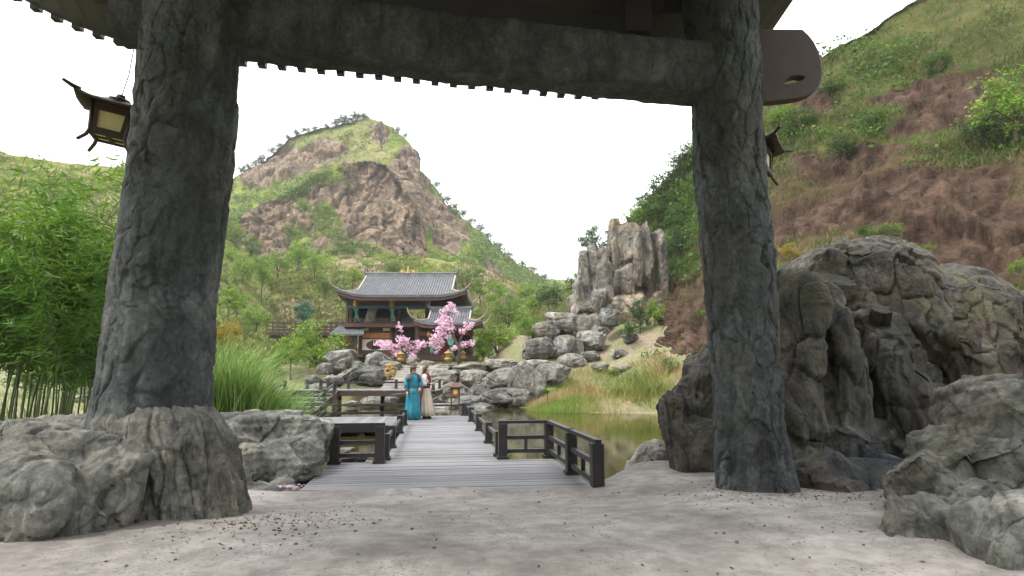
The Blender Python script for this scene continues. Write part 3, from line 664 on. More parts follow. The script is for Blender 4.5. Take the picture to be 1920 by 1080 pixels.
def beam(name, a, b, dp, ht, mat, label, cat='beam', seed=3):
    n = 260; t = np.linspace(0, 1, n); ring = []
    d = np.array((b - a).normalized()); sd_ = np.cross(d, [0, 0, 1]); sd_ /= np.linalg.norm(sd_); up = np.cross(sd_, d)
    A = np.linspace(0, 2 * np.pi, 72, endpoint=False); q = (np.abs(np.cos(A)) ** 6 + np.abs(np.sin(A)) ** 6) ** (-1 / 6)
    V = (np.array(a) + t[:, None, None] * np.array(b - a)) + (np.cos(A) * q)[None, :, None] * sd_ * dp / 2 + (np.sin(A) * q)[None, :, None] * up * ht / 2 + up * ht / 2
    N = np.broadcast_to((np.cos(A))[None, :, None] * sd_ + np.sin(A)[None, :, None] * up, V.shape).reshape(-1, 3)
    sh = V.shape; V = V.reshape(-1, 3)
    V = V + N * (0.035 * fbm(V * 2.2, 4, seed) + 0.018 * fbm(V * 8, 4, seed + 5))[:, None]
    i = np.arange(n - 1)[:, None] * 72; j = np.arange(72)[None]; F = np.stack([i + j, i + (j + 1) % 72, i + 72 + (j + 1) % 72, i + 72 + j], -1).reshape(-1, 4)
    return tag(link(name, np_mesh(name, V, F), mat), label, cat)
beam('gate_beam', bl, br, 0.55, 0.62, M['pillar'], 'long dark rough beam laid across the two pillars')
# carved bracket to the right of the slimmer pillar, with a leaf-shaped opening
def bracket():
    Y = YR + 0.0
    out = [(1415, 196), (1440, 195), (1480, 191), (1500, 187.5), (1515, 182), (1525, 174.5), (1532, 165), (1536, 152), (1537, 138), (1535, 118), (1530, 100), (1522, 84), (1511, 70), (1500, 60), (1415, 60)]
    hole = [(1464, 161), (1470, 154.5), (1477, 150), (1485, 147.5), (1494, 147), (1503, 149), (1500, 153), (1494, 156.5), (1486, 159), (1476, 161)]
    bm = bmesh.new()
    def ring(pts): return [bm.verts.new(P(x, y, Y)) for x, y in pts]
    a, h = ring(out), ring(hole)
    e = [bm.edges.new((r[i], r[(i + 1) % len(r)])) for r in (a, h) for i in range(len(r))]
    bmesh.ops.triangle_fill(bm, use_beauty=True, edges=e, normal=(0, -1, 0))
    m = bpy.data.meshes.new('carved_bracket'); bm.to_mesh(m); bm.free()
    o = link('carved_bracket', m, M['wood_brown']); k = o.modifiers.new('s', 'SOLIDIFY'); k.thickness = .13; k.offset = 0
    k = o.modifiers.new('b', 'BEVEL'); k.width = .015; k.segments = 2
    return tag(o, 'brown carved wooden bracket with a leaf shaped opening beside the slim pillar', 'bracket')
bracket()
# roof over the gate: slab, rafters, tile ends along the far eave
gx = Vector((bdir.x, bdir.y, 0)).normalized(); gy = Vector((-gx.y, gx.x, 0)); g0 = Vector((bl.x, bl.y, 0))
groof = empty('gate_roof', g0, 'tiled roof above the gate with square tile ends along its eave', 'roof')
def gp(a, b, z): return g0 + gx * a + gy * b + Vector((0, 0, z))
ridge_z, EV = 6.7, 1.55
zb = P(870, 146, 7.6).z
def ev_z(a):
    u = (a - 2.6) / 4.4
    return zb + 0.035 * (a - 2.6) * -1 + 0.55 * max(0, abs(u) - 0.55) ** 2 * 4
A0, A1 = -2.2, 8.2
rows = []
for b, f in ((EV, 0.0), (EV - 1.0, .30), (-.3, .75), (-1.0, 1.0), (-1.9, .75), (-3.2, .30), (-4.2, 0.0)):
    rows.append([gp(A0 + (A1 - A0) * i / 40, b, ev_z(A0 + (A1 - A0) * i / 40) * (1 - f) + (ridge_z + .6) * f + .05) - g0 for i in range(41)])
mb = MB(); mb.grid(rows); ro = mb.build('roof_deck', M['wood_dark'], groof, solid=0.09)
for i in range(int((A1 - A0) / 0.255)):
    a = A0 + 0.1 + i * 0.255
    z = ev_z(a)
    tb = MB(); tb.box(gp(a, EV + .02, z + 0.02) - g0, (0.10, 0.10, 0.13), gx, gy, None); tb.build('tile_end', M['wood_dark'], groof)
mb = MB(); mb.bar(gp(A0, EV - .06, ev_z(A0) + .05) - g0, gp(A1, EV - .06, ev_z(A1) + .05) - g0, .06, .14)
fr = [[gp(A0 + (A1 - A0) * i / 40, EV - .02, ev_z(A0 + (A1 - A0) * i / 40) + dz) - g0 for i in range(41)] for dz in (0.0, 0.17)]
mb = MB(); mb.grid(fr); mb.build('fascia', M['wood_dark'], groof, solid=.04)
mbp = MB()
for a in (-0.2, 5.6):
    mbp = MB(); mbp.bar(gp(a, 0, bl.z + .5) - g0, gp(a, 0, ridge_z + .2) - g0, .3, .3); mbp.build('king_post', M['wood_dark'], groof)

# ------------------------------------------------------------------ big rocks near the camera
rock('ledge_rock', [LP(505, 812, 9.6, .92, .95, .36, 4, .1, (0, .03)), LP(470, 870, 8.7, .55, .6, .42, 4, .2), LP(545, 865, 8.8, .50, .55, .36, 4, -.2, (0, -.12)), LP(435, 900, 8.0, .30, .4, .36, 4, .3), LP(585, 830, 9.7, .40, .6, .42, 3, 0), LP(505, 935, 8.0, .45, .4, .25, 4, .2), LP(425, 820, 8.3, .20, .25, .17, 3, .2)],
     0.02, M['rock_fg'], 0.8, 0.06, (1, 1, .8), 12, 'flat topped grey rock ledge between the tall grass and the boardwalk', strata=.02)
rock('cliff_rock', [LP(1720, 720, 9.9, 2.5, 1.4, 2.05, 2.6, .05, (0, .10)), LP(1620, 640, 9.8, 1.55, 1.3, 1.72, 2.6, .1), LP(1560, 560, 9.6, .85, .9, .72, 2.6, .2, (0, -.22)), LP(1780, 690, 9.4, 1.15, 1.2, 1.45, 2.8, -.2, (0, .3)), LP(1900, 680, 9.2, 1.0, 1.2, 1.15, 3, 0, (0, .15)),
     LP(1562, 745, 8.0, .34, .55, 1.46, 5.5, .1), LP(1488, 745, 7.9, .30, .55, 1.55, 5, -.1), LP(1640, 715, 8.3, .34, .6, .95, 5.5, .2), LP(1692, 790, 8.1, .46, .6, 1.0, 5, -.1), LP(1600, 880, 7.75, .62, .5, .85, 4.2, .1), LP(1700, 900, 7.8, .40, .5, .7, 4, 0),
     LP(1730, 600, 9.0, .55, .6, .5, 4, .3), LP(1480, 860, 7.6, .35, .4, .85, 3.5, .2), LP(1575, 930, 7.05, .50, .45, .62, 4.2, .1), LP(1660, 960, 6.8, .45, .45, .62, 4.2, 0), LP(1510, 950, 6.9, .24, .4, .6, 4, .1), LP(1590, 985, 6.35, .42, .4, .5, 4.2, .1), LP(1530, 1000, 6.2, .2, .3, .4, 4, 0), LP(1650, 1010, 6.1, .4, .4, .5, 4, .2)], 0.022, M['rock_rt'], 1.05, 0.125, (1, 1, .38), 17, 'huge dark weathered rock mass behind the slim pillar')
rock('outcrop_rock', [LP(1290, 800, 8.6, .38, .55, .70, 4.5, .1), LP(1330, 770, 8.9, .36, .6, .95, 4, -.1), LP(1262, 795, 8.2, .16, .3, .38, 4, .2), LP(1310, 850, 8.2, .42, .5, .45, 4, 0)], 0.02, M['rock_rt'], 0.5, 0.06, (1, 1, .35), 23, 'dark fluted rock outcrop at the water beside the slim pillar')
rock('ribbed_rock', [LP(1850, 900, 5.2, .58, .6, .66, 2.6, .2, (0, -.3)), LP(1760, 930, 5.0, .36, .45, .46, 2.6, .1, (0, -.4)), LP(1930, 850, 5.3, .6, .7, .72, 2.8, 0, (0, -.3)), LP(1890, 760, 5.6, .3, .4, .22, 2.6, 0, (0, -.4)), LP(1820, 800, 5.4, .22, .35, .16, 2.6, 0, (0, -.5)), LP(1890, 1000, 4.7, .6, .4, .45, 2.8, .3), LP(1775, 1040, 4.5, .5, .35, .4, 3, .2), LP(1950, 1080, 4.0, .5, .4, .5, 3, .2)],
     0.0155, M['rock_fg'], 0.5, 0.06, (1.0, .8, 1), 29, 'light grey ribbed rock piled in front of the dark rock mass')
rock('shore_boulder', [LP(1216, 868, 9.6, .34, .36, .36, 3, .2)], 0.016, M['rock_mid'], 0.3, 0.035, (1, 1, .8), 33, 'pale rounded boulder at the water edge under the dark outcrop', 'boulder')

# ------------------------------------------------------------------ boardwalk
DU = Vector((-.132, .991, 0)); DV = Vector((.991, .132, 0)); DO = Vector((-.19, 10.56, 0))
def D(s, t, z=0.0): return DO + DU * s + DV * t + Vector((0, 0, z))
bw = empty('boardwalk', tuple(D(0, -1, 0)), 'weathered grey plank boardwalk crossing the pond', 'boardwalk')
bw0 = D(0, -1, 0); bw.rotation_euler = (0, 0, math.atan2(DV.y, DV.x))
def loc(s, t, z): return Vector((t + 1, s, z))       # boardwalk frame: x = t, y = s
def plank_mesh(length, width, th=.045):
    mb = MB(); mb.box((0, 0, 0), (length, width, th)); m = bpy.data.meshes.new('plank'); m.from_pydata(mb.v, [], mb.f); return m
PLM = {}
def plank(length, width, c, rz=0):
    k = (round(length, 2), round(width, 3))
    if k not in PLM: PLM[k] = plank_mesh(*k); PLM[k].materials.append(M['plank'])
    o = bpy.data.objects.new('plank', PLM[k]); col.objects.link(o); o.parent = bw
    o.location = c + Vector((0, 0, -.0225 + random.uniform(-.004, .003))); o.rotation_euler = (random.uniform(-.006, .006), 0, rz + random.uniform(-.002, .002)); return o
s = -3.35
while s < 10.95:
    wd = 0.148
    if s < -0.1: plank(3.75, wd - .013, loc(s, -0.98, 0))
    else: plank(2.02, wd - .013, loc(s, -0.98, 0))
    s += wd
t = -2.08
while t > -8.4:
    wd = 0.175; plank(3.62, wd - .011, loc(8.95, t, 0), math.pi / 2); t -= wd
JB = [(loc(3.8, t, -.13), (.10, 14.2, .14)) for t in (-1.9, -.98, -.06)] + [(loc(-1.75, t, -.13), (.10, 3.2, .14)) for t in (-2.75, .8)] + [(loc(s, -5.2, -.13), (6.4, .10, .14)) for s in (7.2, 8.95, 10.7)]
for c_, z_ in JB: mb = MB(); mb.box(c_, z_); mb.build('joist', M['wood_brown'], bw)
for s, t in [(-.2, -2.7), (-.2, .75), (-3, .75), (3, -1.9), (3, -.06), (6.5, -1.9), (6.5, -.06), (10.6, -.06), (10.6, -1.9), (7.2, -5), (10.6, -5), (7.2, -7.8), (10.6, -7.8), (7.2, -3.2)]:
    mb = MB(); mb.box(loc(s, t, -.65), (.16, .16, .95)); mb.build('piling', M['wood_brown'], bw)
for c_, z_ in [((-.19, -2.4), (.78, .03, .16)), ((7.10, -5.2), (6.3, .03, .17)), ((10.98, -.98), (2.0, .03, .17)), ((5.4, .045), (.03, 11, .17)), ((3.5, -2.005), (.03, 7, .17)), ((-.06, .45), (.85, .03, .17)), ((-1.7, .91), (.03, 3.2, .17))]:
    mb = MB(); mb.box(loc(*c_, -.1), z_); mb.build('fascia_board', M['wood_dark'], bw)

def post_at(p, h, w_=.15, parent=None, rz=0.132):
    mb = MB(); mb.box((p[0], p[1], p[2] + h / 2), (w_, w_, h), DV, DU)
    o = mb.build('post', M['wood_dark'], parent, bevel=.008)
    mb = MB(); mb.box((p[0], p[1], p[2] + .025), (w_ + .05, w_ + .05, .05), DV, DU); mb.build('base_block', M['wood_dark'], o); return o
def railing(label, pts, h, rails, groups=None, top=None, w_=.15, uprights=(), open_end=False):
    """pts: world points; h post height; rails: heights; top: height of a cap rail"""
    e = empty('railing', tuple(pts[0]), label, 'railing', groups); o0 = Vector(pts[0])
    for p in pts: post_at(Vector(p) - o0, h, w_, e)
    for a, b in zip(pts[:-1], pts[1:]):
        a = Vector(a) - o0; b = Vector(b) - o0; d = (b - a).normalized()
        for z in rails:
            mb = MB(); mb.bar(a + Vector((0, 0, z)), b + Vector((0, 0, z)), .06, .065); mb.build('rail', M['wood_dark'], e)
        if top:
            mb = MB(); mb.bar(a - d * .08 + Vector((0, 0, top)), b + d * .08 + Vector((0, 0, top)), .085, .05); mb.build('top_rail', M['wood_dark'], e)
        for z0, z1 in uprights:
            c = (a + b) / 2; mb = MB(); mb.bar(c + Vector((0, 0, z0)), c + Vector((0, 0, z1)), .055, .055); mb.build('upright', M['wood_dark'], e)
    return e
def DW(s, t): return D(s, t, 0)
railing('tall railing with short uprights fencing the corner of the boardwalk over the pond', [DW(-.05, 0.02), DW(-.05, .84), DW(-1.75, .84), DW(-3.15, .84)], .60, (.13, .36), top=.625, uprights=((.16, .33),))
railing('tall two post railing in front of the water gap beside the rock ledge', [DW(-.27, -2.78), DW(-.27, -2.06)], .60, (.13, .34), top=.625)
railing('low single rail fence along the pond side of the boardwalk', [DW(-.05, -.0) + DU * .35, DW(2.35, 0.0), DW(5.1, 0), DW(8.2, 0), DW(10.75, 0)], .44, (.33,))
railing('low single rail fence along the inner gap of the boardwalk', [DW(.1, -2.0), DW(1.75, -2.0), DW(4.7, -2.0), DW(7.05, -2.0)], .44, (.33,))
railing('low rail fence on the front of the side platform', [DW(7.0, -2.05), DW(6.98, -4.45), DW(6.98, -6.9), DW(6.98, -8.3)], .46, (.36,))
railing('low rail fence on the back of the side platform', [DW(10.8, -2.1), DW(10.8, -4.9), DW(10.8, -7.0)], .46, (.40,))
railing('low rail fence closing the far end of the boardwalk', [DW(10.9, -1.9), DW(10.9, -.1)], .44, (.36,))

# raised walkway behind, with its stair
RZ = 0.76
rw = empty('raised_walkway', (-6, 26.4, RZ), 'raised plank walkway on posts with a stair down to the side platform', 'walkway')
r0 = Vector((-6, 26.4, RZ))
def RW(x, y, z=0): return Vector((x, y, RZ + z)) - r0
mb = MB()
m_ = plank_mesh(.17, 2.5); m_.materials.append(M['plank'])
x = -9.6
while x < -3.4:
    o = bpy.data.objects.new('plank', m_); col.objects.link(o); o.parent = rw; o.location = RW(x, 27.6, -.02 + random.uniform(-.003, .003)); x += .182
mb = MB(); mb.bar(RW(-8.55, 26.33, -.16), RW(-9.5, 24.6, -.16), .05, .2); mb.build('fascia_board', M['wood_brown'], rw)
for c_, z_ in [((-6.0, 26.33), (5.0, .05, .2)), ((-6.5, 28.87), (6.3, .05, .2)), ((-3.38, 27.6), (.05, 2.5, .2))]: mb = MB(); mb.box(RW(*c_, -.16), z_); mb.build('fascia_board', M['wood_brown'], rw)
for x, y in [(-8.5, 26.5), (-7.7, 26.6), (-4.6, 26.5), (-4.2, 26.6), (-8.5, 28.6), (-4.4, 28.6), (-6.2, 28.6), (-9.3, 24.9), (-7.45, 25.1)]:
    mb = MB(); mb.box(RW(x, y, -.75), (.17, .17, 1.3)); mb.build('piling', M['wood_brown'], rw)
for k in range(5):
    mb = MB(); yy = 26.2 - k * .62; zz = -.15 * (k + 1) + .0
    mb.box(RW(-8.9, yy, zz - .02), (2.3, .60, .05)); mb.build('stair_tread', M['plank'], rw)
    mb = MB(); mb.box(RW(-8.9, yy + .32, zz + .055), (2.3, .03, .14)); mb.build('stair_riser', M['wood_dark'], rw)
for sx in (-10.1, -7.7):
    mb = MB(); mb.bar(RW(sx, 26.5, -.1), RW(sx, 23.2, -.85), .07, .22); mb.build('stringer', M['wood_dark'], rw)
def rpost(x, y, h=.45): return (x, y, RZ)
def rail2(label, pts, h=.45): return railing(label, [Vector(p) for p in pts], h, (h * .72,), w_=.13)
rail2('low rail along the front of the raised walkway', [(-8.5, 26.45, RZ), (-4.4, 26.45, RZ), (-3.5, 26.45, RZ)])
rail2('low rail along the back of the raised walkway', [(-9.9, 28.75, RZ), (-8.9, 28.75, RZ), (-7.9, 28.75, RZ), (-5.6, 28.75, RZ), (-3.5, 28.75, RZ)])
rail2('sloping rail on the inner side of the walkway stair', [(-7.75, 26.0, RZ - .02), (-7.75, 24.6, RZ - .36), (-7.75, 23.2, 0)])
rail2('sloping rail on the outer side of the walkway stair', [(-10.05, 26.3, RZ - .02), (-10.05, 24.6, RZ - .36), (-10.05, 23.2, 0)])
# ------------------------------------------------------------------ boulders, rock tower
BV = []
for k, (hf, pw) in enumerate([((.5, .45, .42), 3.2), ((.5, .42, .36), 4.5), ((.5, .5, .46), 3.2), ((.5, .4, .30), 6), ((.5, .45, .5), 4.5)]):
    o = rock('boulder', [((0, 0, 0), hf, pw, 0.3 * k, (0, 0))], 0.026, M['rock_mid'], 0.6, 0.045, (1, 1, 1.3), 50 + k * 3)
    BV.append(o.data); bpy.data.objects.remove(o)
def hitY(px, py, lo=8.0, hi=64.0):
    Ys = np.arange(lo, hi, .1); pts = Pn(np.full(len(Ys), px), np.full(len(Ys), py), Ys); k = np.nonzero(pts[:, 2] <= valley_h(pts[:, 0], pts[:, 1]))[0]
    return float(Ys[k[0]]) if len(k) else None
UNIQ = {(636, 36): 'tall layered boulder crowning the pile beside the footpath', (655, 34): 'long tilted slab boulder leaning in the pile beside the footpath', (700, 35): 'big rounded boulder touching the root carving',
        (945, 34): 'long flat block boulder in the upper row of the far bank', (940, 33): 'overhanging boulder low over the water at the far bank', (985, 34): 'massive tall boulder ending the far bank beside the grassy tip',
        (832, 35): 'rounded boulder beside the stone steps behind the two people', (852, 33): 'broad boulder directly behind the floor lantern', (1142, 44): 'upright pale boulder standing before the rock tower',
        (1010, 41): 'big round boulder low at the edge of the tower slope', (830, 32): 'flat rock shelf at the waterline behind the floor lantern', (708, 37): 'boulder under the porch end of the pavilion', (1108, 41): 'broad boulder beside the grass below the tower'}
def boulder(px, py, Y, wpx, hpx, k=None, rz=None, tilt=0, label='grey boulder', group=None, dep=1.0):
    Y0 = Y; k = random.randrange(5) if k is None else k; hy = hitY(px, py + hpx * .38)
    if hy and (px > 1000 or hy < Y): Y = hy
    sc_ = Y / FPX
    o = bpy.data.objects.new('boulder', BV[k]); col.objects.link(o); o.location = P(px, py, Y)
    hz = (.84, .72, .92, .60, 1.0)[k]
    o.scale = (wpx * sc_ * 1.05, wpx * sc_ * dep, hpx * sc_ / hz * 1.05); o.rotation_euler = (0, tilt, rz if rz is not None else random.choice((0, math.pi)) + random.uniform(-.3, .3))
    if (px, int(Y0)) in UNIQ: label, group = UNIQ[px, int(Y0)], group
    return tag(o, label, 'boulder', group)
LA = 'grey boulder in the pile left of the stone steps below the pavilion'.replace('left of', 'beside')
for b in [(636, 672, 36.5, 56, 40), (655, 703, 34.8, 52, 24), (622, 714, 33.5, 44, 22), (708, 676, 37.5, 50, 32), (700, 703, 35, 66, 44), (668, 690, 36.5, 30, 24), (775, 680, 39, 24, 20), (800, 684, 38.5, 34, 18), (612, 690, 36, 30, 24), (735, 690, 36.5, 40, 34), (600, 728, 32, 40, 18), (585, 712, 33, 26, 16)]:
    boulder(*b, tilt=.35 if b[0] == 655 else 0, label='grey boulder in the pile between the footpath and the stone steps', group='boulders beside the stone steps')
for b in [(832, 708, 35, 64, 38), (806, 742, 33.3, 46, 34), (852, 738, 33.6, 74, 40), (892, 714, 35, 58, 38), (945, 711, 34.6, 84, 38, 3), (940, 744, 33.2, 92, 32), (880, 752, 33, 76, 24), (985, 718, 34.6, 74, 76), (884, 690, 37.5, 66, 22), (940, 686, 38, 64, 24), (1000, 692, 37, 66, 32), (1038, 706, 36, 64, 46), (830, 763, 32.2, 84, 14), (915, 762, 32.4, 60, 14), (835, 690, 37.5, 50, 20), (975, 745, 33.2, 46, 42), (905, 735, 34, 50, 34)]:
    boulder(*b, label='grey boulder in the bank piled up behind the far end of the pond', group='boulders along the far pond bank')
for b in [(1010, 655, 41, 66, 46), (1060, 652, 41, 56, 42), (1108, 642, 41, 58, 40), (1142, 594, 44, 40, 38, 4), (1022, 622, 44, 56, 40), (1056, 604, 46, 64, 46), (1092, 612, 45, 50, 50), (1160, 662, 39, 34, 18), (1105, 668, 39.5, 40, 20), (1125, 620, 43, 38, 30), (1075, 676, 38.5, 50, 26), (1125, 690, 37, 34, 18), (1170, 690, 36.5, 26, 12), (1180, 635, 42, 30, 20)]:
    boulder(*b, label='weathered boulder tumbled down the slope below the rock tower', group='boulders below the rock tower')
for b in [(660, 757, 31, 26, 12), (700, 752, 32.5, 40, 16), (735, 752, 32.5, 30, 16), (620, 752, 30, 24, 14), (560, 745, 28, 40, 22)]:
    boulder(*b, label='small pale rock in the shallows under the raised walkway', group='rocks under the raised walkway')
for b in [(662, 862, 10.6, 46, 22), (648, 848, 11.2, 30, 22), (690, 868, 10.9, 30, 10)]:
    boulder(*b, label='small rock in the water gap behind the two post railing', group='rocks in the water gap')
for b in [(430, 700, 34, 60, 26), (170, 735, 24, 60, 24), (140, 748, 22, 40, 18), (470, 722, 28, 50, 24)]:
    boulder(*b, label='pale rock on the bank beyond the bamboo and tall grass', group='rocks on the grassy bank')
def slabs(lst, Y0):
    out = []
    for x0, x1, y0, y1, dy, dp in lst:
        a_, b_ = P(x0, y0, Y0 + dy), P(x1, y1, Y0 + dy); out.append((((a_.x + b_.x) / 2, Y0 + dy + dp, (a_.z + b_.z) / 2), (abs(b_.x - a_.x) / 2 * 1.08, dp, abs(a_.z - b_.z) / 2 * 1.04), 7.0, random.uniform(-.18, .18), (random.uniform(-.05, .05), random.uniform(-.04, .04))))
    return out
rock('rock_tower', slabs([(1146, 1172, 405, 545, 0, 1.5), (1165, 1205, 412, 500, -.35, 1.6), (1192, 1212, 416, 535, -.7, 1.3), (1205, 1232, 408, 560, -.2, 1.7), (1225, 1254, 430, 590, .1, 1.8), (1155, 1200, 490, 560, -.5, 1.6), (1150, 1215, 540, 625, -.7, 1.9), (1205, 1250, 545, 630, -.4, 1.9), (1150, 1245, 425, 610, .8, 1.9), (1130, 1160, 570, 625, -.6, 1.4)], 46.5), 0.07, M['rock_tower'], 1.6, .16, (1, 1, .30), 71, 'tall pale fluted rock tower standing on the slope', 'rock')
rock('rock_spire', slabs([(1087, 1112, 468, 560, 0, 1.0), (1103, 1128, 456, 575, .3, 1.2), (1118, 1148, 458, 590, .1, 1.3), (1080, 1108, 515, 590, -.5, 1.1), (1068, 1110, 550, 610, -.9, 1.4), (1105, 1140, 540, 615, -.6, 1.3), (1062, 1150, 590, 640, -1.0, 1.6)], 46.3), 0.07, M['rock_tower'], 1.5, .15, (1, 1, .34), 77, 'lower fluted rock spire leaning against the rock tower', 'rock')

# ------------------------------------------------------------------ stone steps and terrace
stp = empty('stone_steps', (-5.6, 33, .7), 'broad flight of pale stone steps up to the pavilion terrace', 'steps')
for k in range(9):
    mb = MB(); mb.box((0, k * .5 + .4, .15 * k - .1), (3.3, .95, .36)); mb.build('step', M['ridge'], stp, bevel=.02)

# ------------------------------------------------------------------ roofs
def xieshan(par, o0, cx, Yc, a, b, r, zE, zR, up, ntile, horn, tk=.6, p=1.27):
    """hip-and-gable roof with concave slopes and upturned corners; children of par"""
    o0 = Vector(o0)
    def zf(t, x):
        return zE + (zR - zE) * max(0, 1 - t) ** p + up * max(0, (abs(x) / a - .45) / .55) ** 2.4 * max(0, (t - .5) / .5) ** 1.5
    def xl(t): return r if t <= tk else r + (a - r) * (t - tk) / (1 - tk)
    def fr(x, t, sgn=-1, dz=0): return Vector((cx + x, Yc + sgn * b * t, zf(t, x) + dz)) - o0
    def sd_(y, t, sgn, dz=0):   # side slope, t from tk to 1, y within +-b*t
        x = xl(t); z = zE + (zR - zE) * max(0, 1 - t) ** p + up * max(0, (x / a - .45) / .55) ** 2.4 * max(0, (t - .5) / .5) ** 1.5 * max(0, (abs(y) / (b * t) - .45) / .55) ** 2
        return Vector((cx + sgn * x, Yc + y, z + dz)) - o0
    for sg in (-1, 1):
        mb = MB(); mb.grid([[fr(xl(t) * (i / 20 - 1), t, sg) for i in range(41)] for t in [j / 16 for j in range(17)]])
        mb.build('roof_slope', M['tile'], par, True, solid=.12)
    for sg in (-1, 1):
        mb = MB(); mb.grid([[sd_(b * t * (i / 10 - 1), t, sg) for i in range(21)] for t in [tk + (1 - tk) * j / 8 for j in range(9)]])
        mb.build('hip_slope', M['tile'], par, True, solid=.12)
        mb = MB(); pts = [fr(sg * r, j / 8 * tk, -1) for j in range(9)] + [fr(sg * r, j / 8 * tk, 1) for j in range(8, 0, -1)]
        mb.add([q + Vector((-sg * .05, 0, -.03)) for q in pts], [tuple(range(len(pts)))]); mb.build('gable', M['wood_red'], par)
    rad = a * 2 / ntile * .33
    for i in range(ntile):
        x = -a + (i + .5) * 2 * a / ntile; t0 = 0.0 if abs(x) <= r else tk + (1 - tk) * (abs(x) - r) / (a - r)
        if t0 > .97: continue
        mb = MB(); mb.tube([fr(x, t0 + (1.012 - t0) * j / 9, -1, .06 + rad * .7) for j in range(10)], rad, 6); mb.build('tile_row', M['tile'], par, True)
    for sg in (-1, 1):
        for i in range(max(4, int(ntile * b / a))):
            y = -b + (i + .5) * 2 * b / max(4, int(ntile * b / a)); t0 = max(tk, abs(y) / b)
            if t0 > .95: continue
            mb = MB(); mb.tube([sd_(y, t0 + (1.01 - t0) * j / 6, sg, .05 + rad * .45) for j in range(7)], rad, 6); mb.build('tile_row', M['tile'], par, True)
    mb = MB(); mb.bar(fr(-r - .12, 0, -1, .16), fr(r + .12, 0, -1, .16), .2, .34); mb.build('ridge', M['tile'], par, bevel=.03)
    mb = MB(); mb.bar(fr(-r - .1, 0, -1, .35), fr(r + .1, 0, -1, .35), .26, .05); mb.build('ridge_cap', M['ridge'], par)
    for sg in (-1, 1):
        mb = MB(); q = fr(sg * (r + .02), 0, -1, .2)
        mb.tube([q, q + Vector((sg * .16, 0, .25)), q + Vector((sg * .12, 0, .55)), q + Vector((-sg * .05, 0, .62))], [.13, .12, .08, .03], 8); mb.build('ridge_end', M['tile'], par, True)
        for s2 in (-1, 1):
            mb = MB(); mb.tube([fr(sg * r, j / 8 * (tk + .05), s2, .13) for j in range(9)], .075, 8); mb.build('gable_ridge', M['ridge'], par, True)
            pts = [fr(sg * xl(tk + (1 - tk) * j / 8), tk + (1 - tk) * j / 8, s2, .12) for j in range(9)]
            e = pts[-1]; od = Vector((sg * .75, s2 * .45, 0))
            pts += [e + od * .22 * horn + Vector((0, 0, .10 * horn)), e + od * .5 * horn + Vector((0, 0, .34 * horn)), e + od * .72 * horn + Vector((0, 0, .68 * horn)), e + od * .84 * horn + Vector((0, 0, 1.05 * horn))]
            mb = MB(); mb.tube(pts, [.085] * 9 + [.08, .065, .045, .02], 8); mb.build('hip_ridge', M['horn'], par, True)
    mb = MB(); k = []
    for j, (ins, dz) in enumerate(((.03, -.10), (.03, -.26))):
        k.append([fr(a * (i / 24 - 1) * .985, 1 - ins * .4, -1, dz) for i in range(49)])
    mb.grid(k); mb.build('eave_board', M['wood_red'], par, solid=.05)
    n = ntile // 1
    mb = MB()
    for i in range(n):
        x = (-a + (i + .5) * 2 * a / n) * .97
        q0 = fr(x, 1.0, -1, -.17); q1 = fr(x * .9, .62, -1, -.22); mb.bar(q0, q1, .06, .09)
    ob = mb.build('rafter_row', M['wood_brown'], par); ob['kind'] = 'stuff'

pav0 = Vector((-8.0, 44, 2.1))
pav = empty('pavilion', pav0, 'two storey timber pavilion with a grey tiled upturned roof', 'pavilion')
def q(px, py, Y): return P(px, py, Y) - pav0
def pbox(name, px0, py0, px1, py1, Y, dep, mat, par=None, bevel=0):
    a, b = q(px0, py0, Y), q(px1, py1, Y); mb = MB(); mb.box(((a.x + b.x) / 2, Y + dep / 2 - pav0.y, (a.z + b.z) / 2), (abs(b.x - a.x), dep, abs(b.z - a.z)))
    return mb.build(name, mat, par or pav, bevel=bevel)
xieshan(pav, pav0, -8.02, 46, 4.75, 4.0, 3.52, 6.98, 9.1, .55, 50, .72)
# finial
mb = MB(); c = P(765, 517, 46) - pav0
mb.lathe([(.16, 0), (.19, .09), (.08, .14), (.14, .21), (.07, .27), (.11, .34), (.05, .41), (.08, .47), (.03, .54), (.012, .66)], c + Vector((0, 0, .15)), 12); mb.build('finial', M['gold'], pav, True)
for sg in (-1, 1):
    mb = MB(); mb.tube([c + Vector((sg * .3, 0, .35)), c + Vector((sg * .5, 0, .3)), c + Vector((sg * .62, 0, .42))], [.1, .08, .03], 8); mb.build('ridge_beast', M['gold'], pav, True)
# upper storey
pbox('lintel', 650, 556, 868, 574, 43.6, .3, M['wood_brown'])
pbox('lintel_band', 652, 573, 866, 578, 43.55, .2, M['teal_paint'])
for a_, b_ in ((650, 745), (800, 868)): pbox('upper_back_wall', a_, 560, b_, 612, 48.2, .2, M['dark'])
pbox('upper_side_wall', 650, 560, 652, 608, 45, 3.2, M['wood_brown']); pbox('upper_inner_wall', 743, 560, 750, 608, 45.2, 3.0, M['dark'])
pbox('upper_wing_wall', 800, 566, 866, 608, 45.0, .2, M['wood_brown'])
pbox('upper_floor', 644, 607, 866, 613, 43.2, 5.4, M['wood_red'])
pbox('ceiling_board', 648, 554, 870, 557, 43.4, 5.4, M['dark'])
for px in (658, 668, 734, 748, 800, 862):
    cc = q(px, 608, 43.9); tz = q(px, 556, 43.9).z
    mb = MB(); mb.tube([cc, Vector((cc.x, cc.y, tz))], .13, 12); mb.build('column', M['wood_brown'], pav, True)
